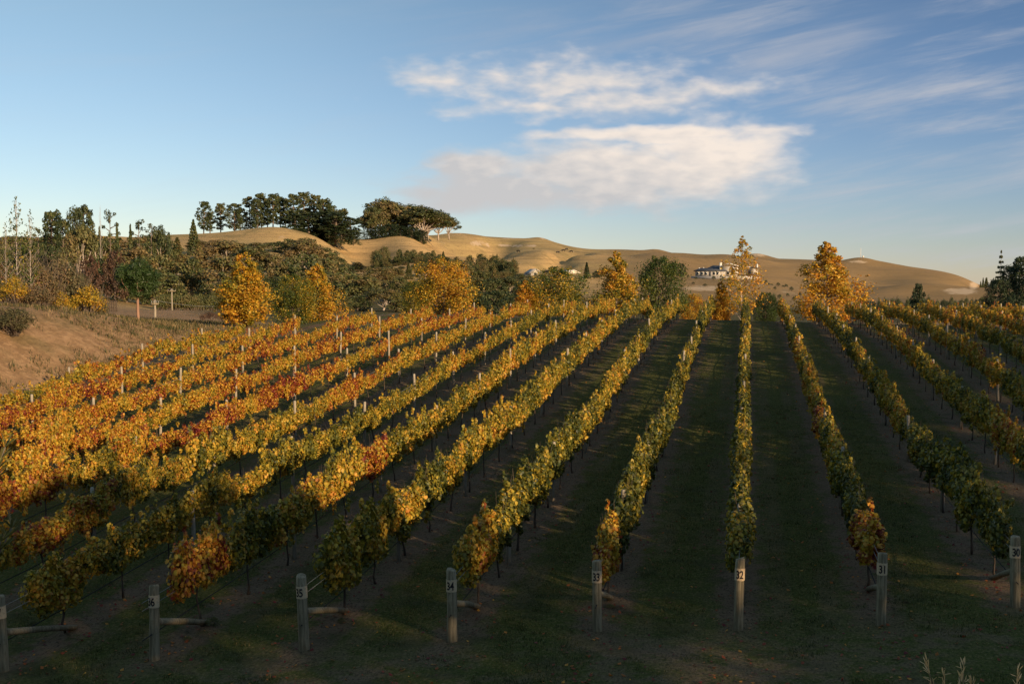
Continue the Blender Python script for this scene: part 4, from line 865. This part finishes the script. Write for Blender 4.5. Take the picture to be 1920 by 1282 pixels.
# ------------------------------------------------------------------ cattle and hill-top mast
M_cow = pbr('cow_hide', None, .8, lambda n, b: n.mix(n.step(n.noise(n.node('ShaderNodeTexCoord').outputs['Object'], 1.6, 2, .5), .60, .66), (.02,.016,.014), (.5,.45,.4)))
def cow_mesh():
    me = bpy.data.meshes.new('cow'); bm = bmesh.new()
    P = {'hip':(-.75,0,1.12,.34),'mid':(0,0,1.05,.40),'sho':(.6,0,1.12,.34),'nk':(.95,0,.98,.19),'hd':(1.22,0,.62,.15),'mz':(1.40,0,.38,.09),'tail':(-1.0,0,1.15,.05),'tl2':(-1.06,0,.6,.03)}
    for s, n_ in ((.20,'l'),(-.20,'r')):
        P['fe'+n_] = (.55,s,.80,.14); P['fk'+n_] = (.57,s,.42,.075); P['ff'+n_] = (.55,s,.02,.065); P['he'+n_] = (-.72,s,.78,.18); P['hk'+n_] = (-.88,s,.46,.085); P['hf'+n_] = (-.80,s,.02,.065); P['er'+n_] = (1.08,s*1.1,.78,.05)
    ids = {k: i for i, k in enumerate(P)}; vs = [bm.verts.new(v[:3]) for v in P.values()]
    for a_, b_ in [('hip','mid'),('mid','sho'),('sho','nk'),('nk','hd'),('hd','mz'),('hip','tail'),('tail','tl2')] + [e for n_ in 'lr' for e in (('sho','fe'+n_),('fe'+n_,'fk'+n_),('fk'+n_,'ff'+n_),('hip','he'+n_),('he'+n_,'hk'+n_),('hk'+n_,'hf'+n_),('nk','er'+n_))]:
        bm.edges.new((vs[ids[a_]], vs[ids[b_]]))
    bm.to_mesh(me); bm.free(); o = bpy.data.objects.new('cow', me); COL.objects.link(o); o.modifiers.new('skin', 'SKIN'); o.modifiers.new('sub', 'SUBSURF').levels = 1
    for i, v in enumerate(P.values()): me.skin_vertices[0].data[i].radius = (v[3], v[3])
    me.skin_vertices[0].data[ids['mid']].use_root = True
    r = bpy.data.meshes.new_from_object(o.evaluated_get(bpy.context.evaluated_depsgraph_get())); bpy.data.objects.remove(o); r.materials.clear(); r.materials.append(M_cow); r.name = 'cow'; return r
cowm = cow_mesh()
for px, py, rz in ((972,474,2.7),(1046,476,.2),(1056,472,3.3),(1062,470,.5),(1071,474,2.9)):
    ds = np.arange(420, 690, 1.5); q = np.array([at(px, py, d) for d in ds]); below = q[:,2] < gz(q[:,0], q[:,1]); i = int(np.argmax(below)) if below.any() else 60
    o = link('cow', cowm, None, (q[i][0], q[i][1], gzf(q[i][0], q[i][1])-.02)); o.rotation_euler = (0, 0, rz+YAW); o.scale = (.85,.85,.85)
    tag(o, 'dark cow grazing alone on the golden hill' if px < 1000 else 'dark cow in the small group grazing on the golden hill', 'cow', None if px < 1000 else 'cows in the group on the golden hill')
x, y, z = on(1613, 690); t = empty('hilltop_mast', (x, y, z)); tag(t, 'thin white mast with a box on the bare mound on the hilltop', 'mast'); MB().tube([(0,0,-1),(0,0,5.6)], [.16,.09], 6).build('pole', M_fasc, t); MB().box((1.4,0,.3), (.9,.8,.9)).build('equipment_box', M_fasc, t)
# ------------------------------------------------------------------ close to the camera
M_straw = leafmat('dry_straw', [(0,(.30,.20,.10)),(1,(.55,.40,.22))], .3, .6)
def stalk_clump(tips, base, label):
    g = empty('grass_clump', base); tag(g, label, 'grass'); b0 = np.array(base)
    for i, (px, py, d, bow) in enumerate(tips):
        tip = at(px, py, d)-b0; root = np.array([random.uniform(-.05,.05), random.uniform(-.05,.05), -.03]); P = []
        for t_ in np.linspace(0, 1, 9):
            p = root + (tip-root)*t_; p = p + RT*bow*math.sin(math.pi*t_)*.5 + np.array([0,0,1])*abs(bow)*.8*math.sin(math.pi*t_**1.3); P.append(p)
        st = MB().tube(P, [.003,.003,.003,.003,.003,.0035,.004,.003,.001], 5).build('stalk', M_straw, g, True)
        rr = np.random.default_rng(i); n = 90; k = rr.random(n); s0 = 5 + k*3; q = np.array([P[min(8,int(s_))]*(1-(s_ % 1))+P[min(8,int(s_)+1)]*(s_ % 1) for s_ in s0]); dr = P[8]-P[5]; dr = dr/np.linalg.norm(dr)
        v, f_, a_ = leaves(T_LANCE, q+rr.normal(size=(n,3))*.0025, rr.normal(size=(n,3)), .034, np.stack([k,k,k],1), np.repeat(dr[None], n, 0)); link('seed_head', npmesh('seed_head', v, f_, M_straw, a_), st)
b = on(1868, 4.3)
stalk_clump([(1736,1236,4.2,.05),(1768,1258,4.3,.03),(1806,1238,4.3,-.03),(1798,1260,4.2,.04),(1822,1272,4.35,.02),(1910,1256,4.4,-.02)], b, 'pale dry grass stalks leaning in at the bottom right corner')
# lance-leafed shrub reaching in on the left
M_lance = leafmat('lance_leaves', [(0,(.06,.075,.025)),(.5,(.12,.12,.04)),(1,(.2,.16,.06))], .3, .45)
rng = np.random.default_rng(5); bx = on(-230, 6.4); sh = empty('lance_leafed_shrub', bx); tag(sh, 'shrub with narrow grey green leaves reaching in at the left edge', 'shrub')
m = MB(); Vs, Fs, As, n0 = [], [], [], 0
tips = [(10,838,6.5),(-8,880,6.3),(22,990,6.4),(2,1015,6.2),(-20,1045,6.4),(-90,900,6.4),(-110,1000,6.6)]
for px, py, d in tips:
    tip = at(px, py, d)-np.array(bx); mid = tip*.55+np.array([-.1,0,.05]); m.tube([(0,0,-.05), mid*.6, mid, tip], [.016,.012,.008,.003], 5)
    for lev in (1.0, .93, .85):
        c = mid+(tip-mid)*lev; n = 8
        an = np.arange(n)*.785+lev*9; out = np.stack([np.cos(an), np.sin(an), .25+.5*rng.random(n)], 1)+.7*(tip-mid)/np.linalg.norm(tip-mid); out /= np.linalg.norm(out, axis=1, keepdims=True)
        nr_ = np.cross(out, np.cross(np.array([0,0,1.0])+rng.normal(size=(n,3))*.2, out)); a_ax = np.cross(out, nr_)
        T, F_ = T_LANCE; S = (.075+.05*rng.random(n))[:,None,None]
        X_ = c[None,None]+S*(T[None,:,0:1]*1.2*a_ax[:,None]+T[None,:,1:2]*out[:,None]+T[None,:,2:3]*nr_[:,None]); off = (np.arange(n)*6)[:,None]+n0
        Vs.append(X_.reshape(-1,3)); Fs += [np.array(q)[None]+off for q in F_]; As.append(np.repeat(rng.random((n,3)), 6, axis=0)); n0 += n*6
m.build('stems', M_tbark, sh, True); link('foliage', npmesh('foliage', np.concatenate(Vs), [np.concatenate(Fs)], M_lance, np.concatenate(As)), sh).color = (.5,.8,.5,1)
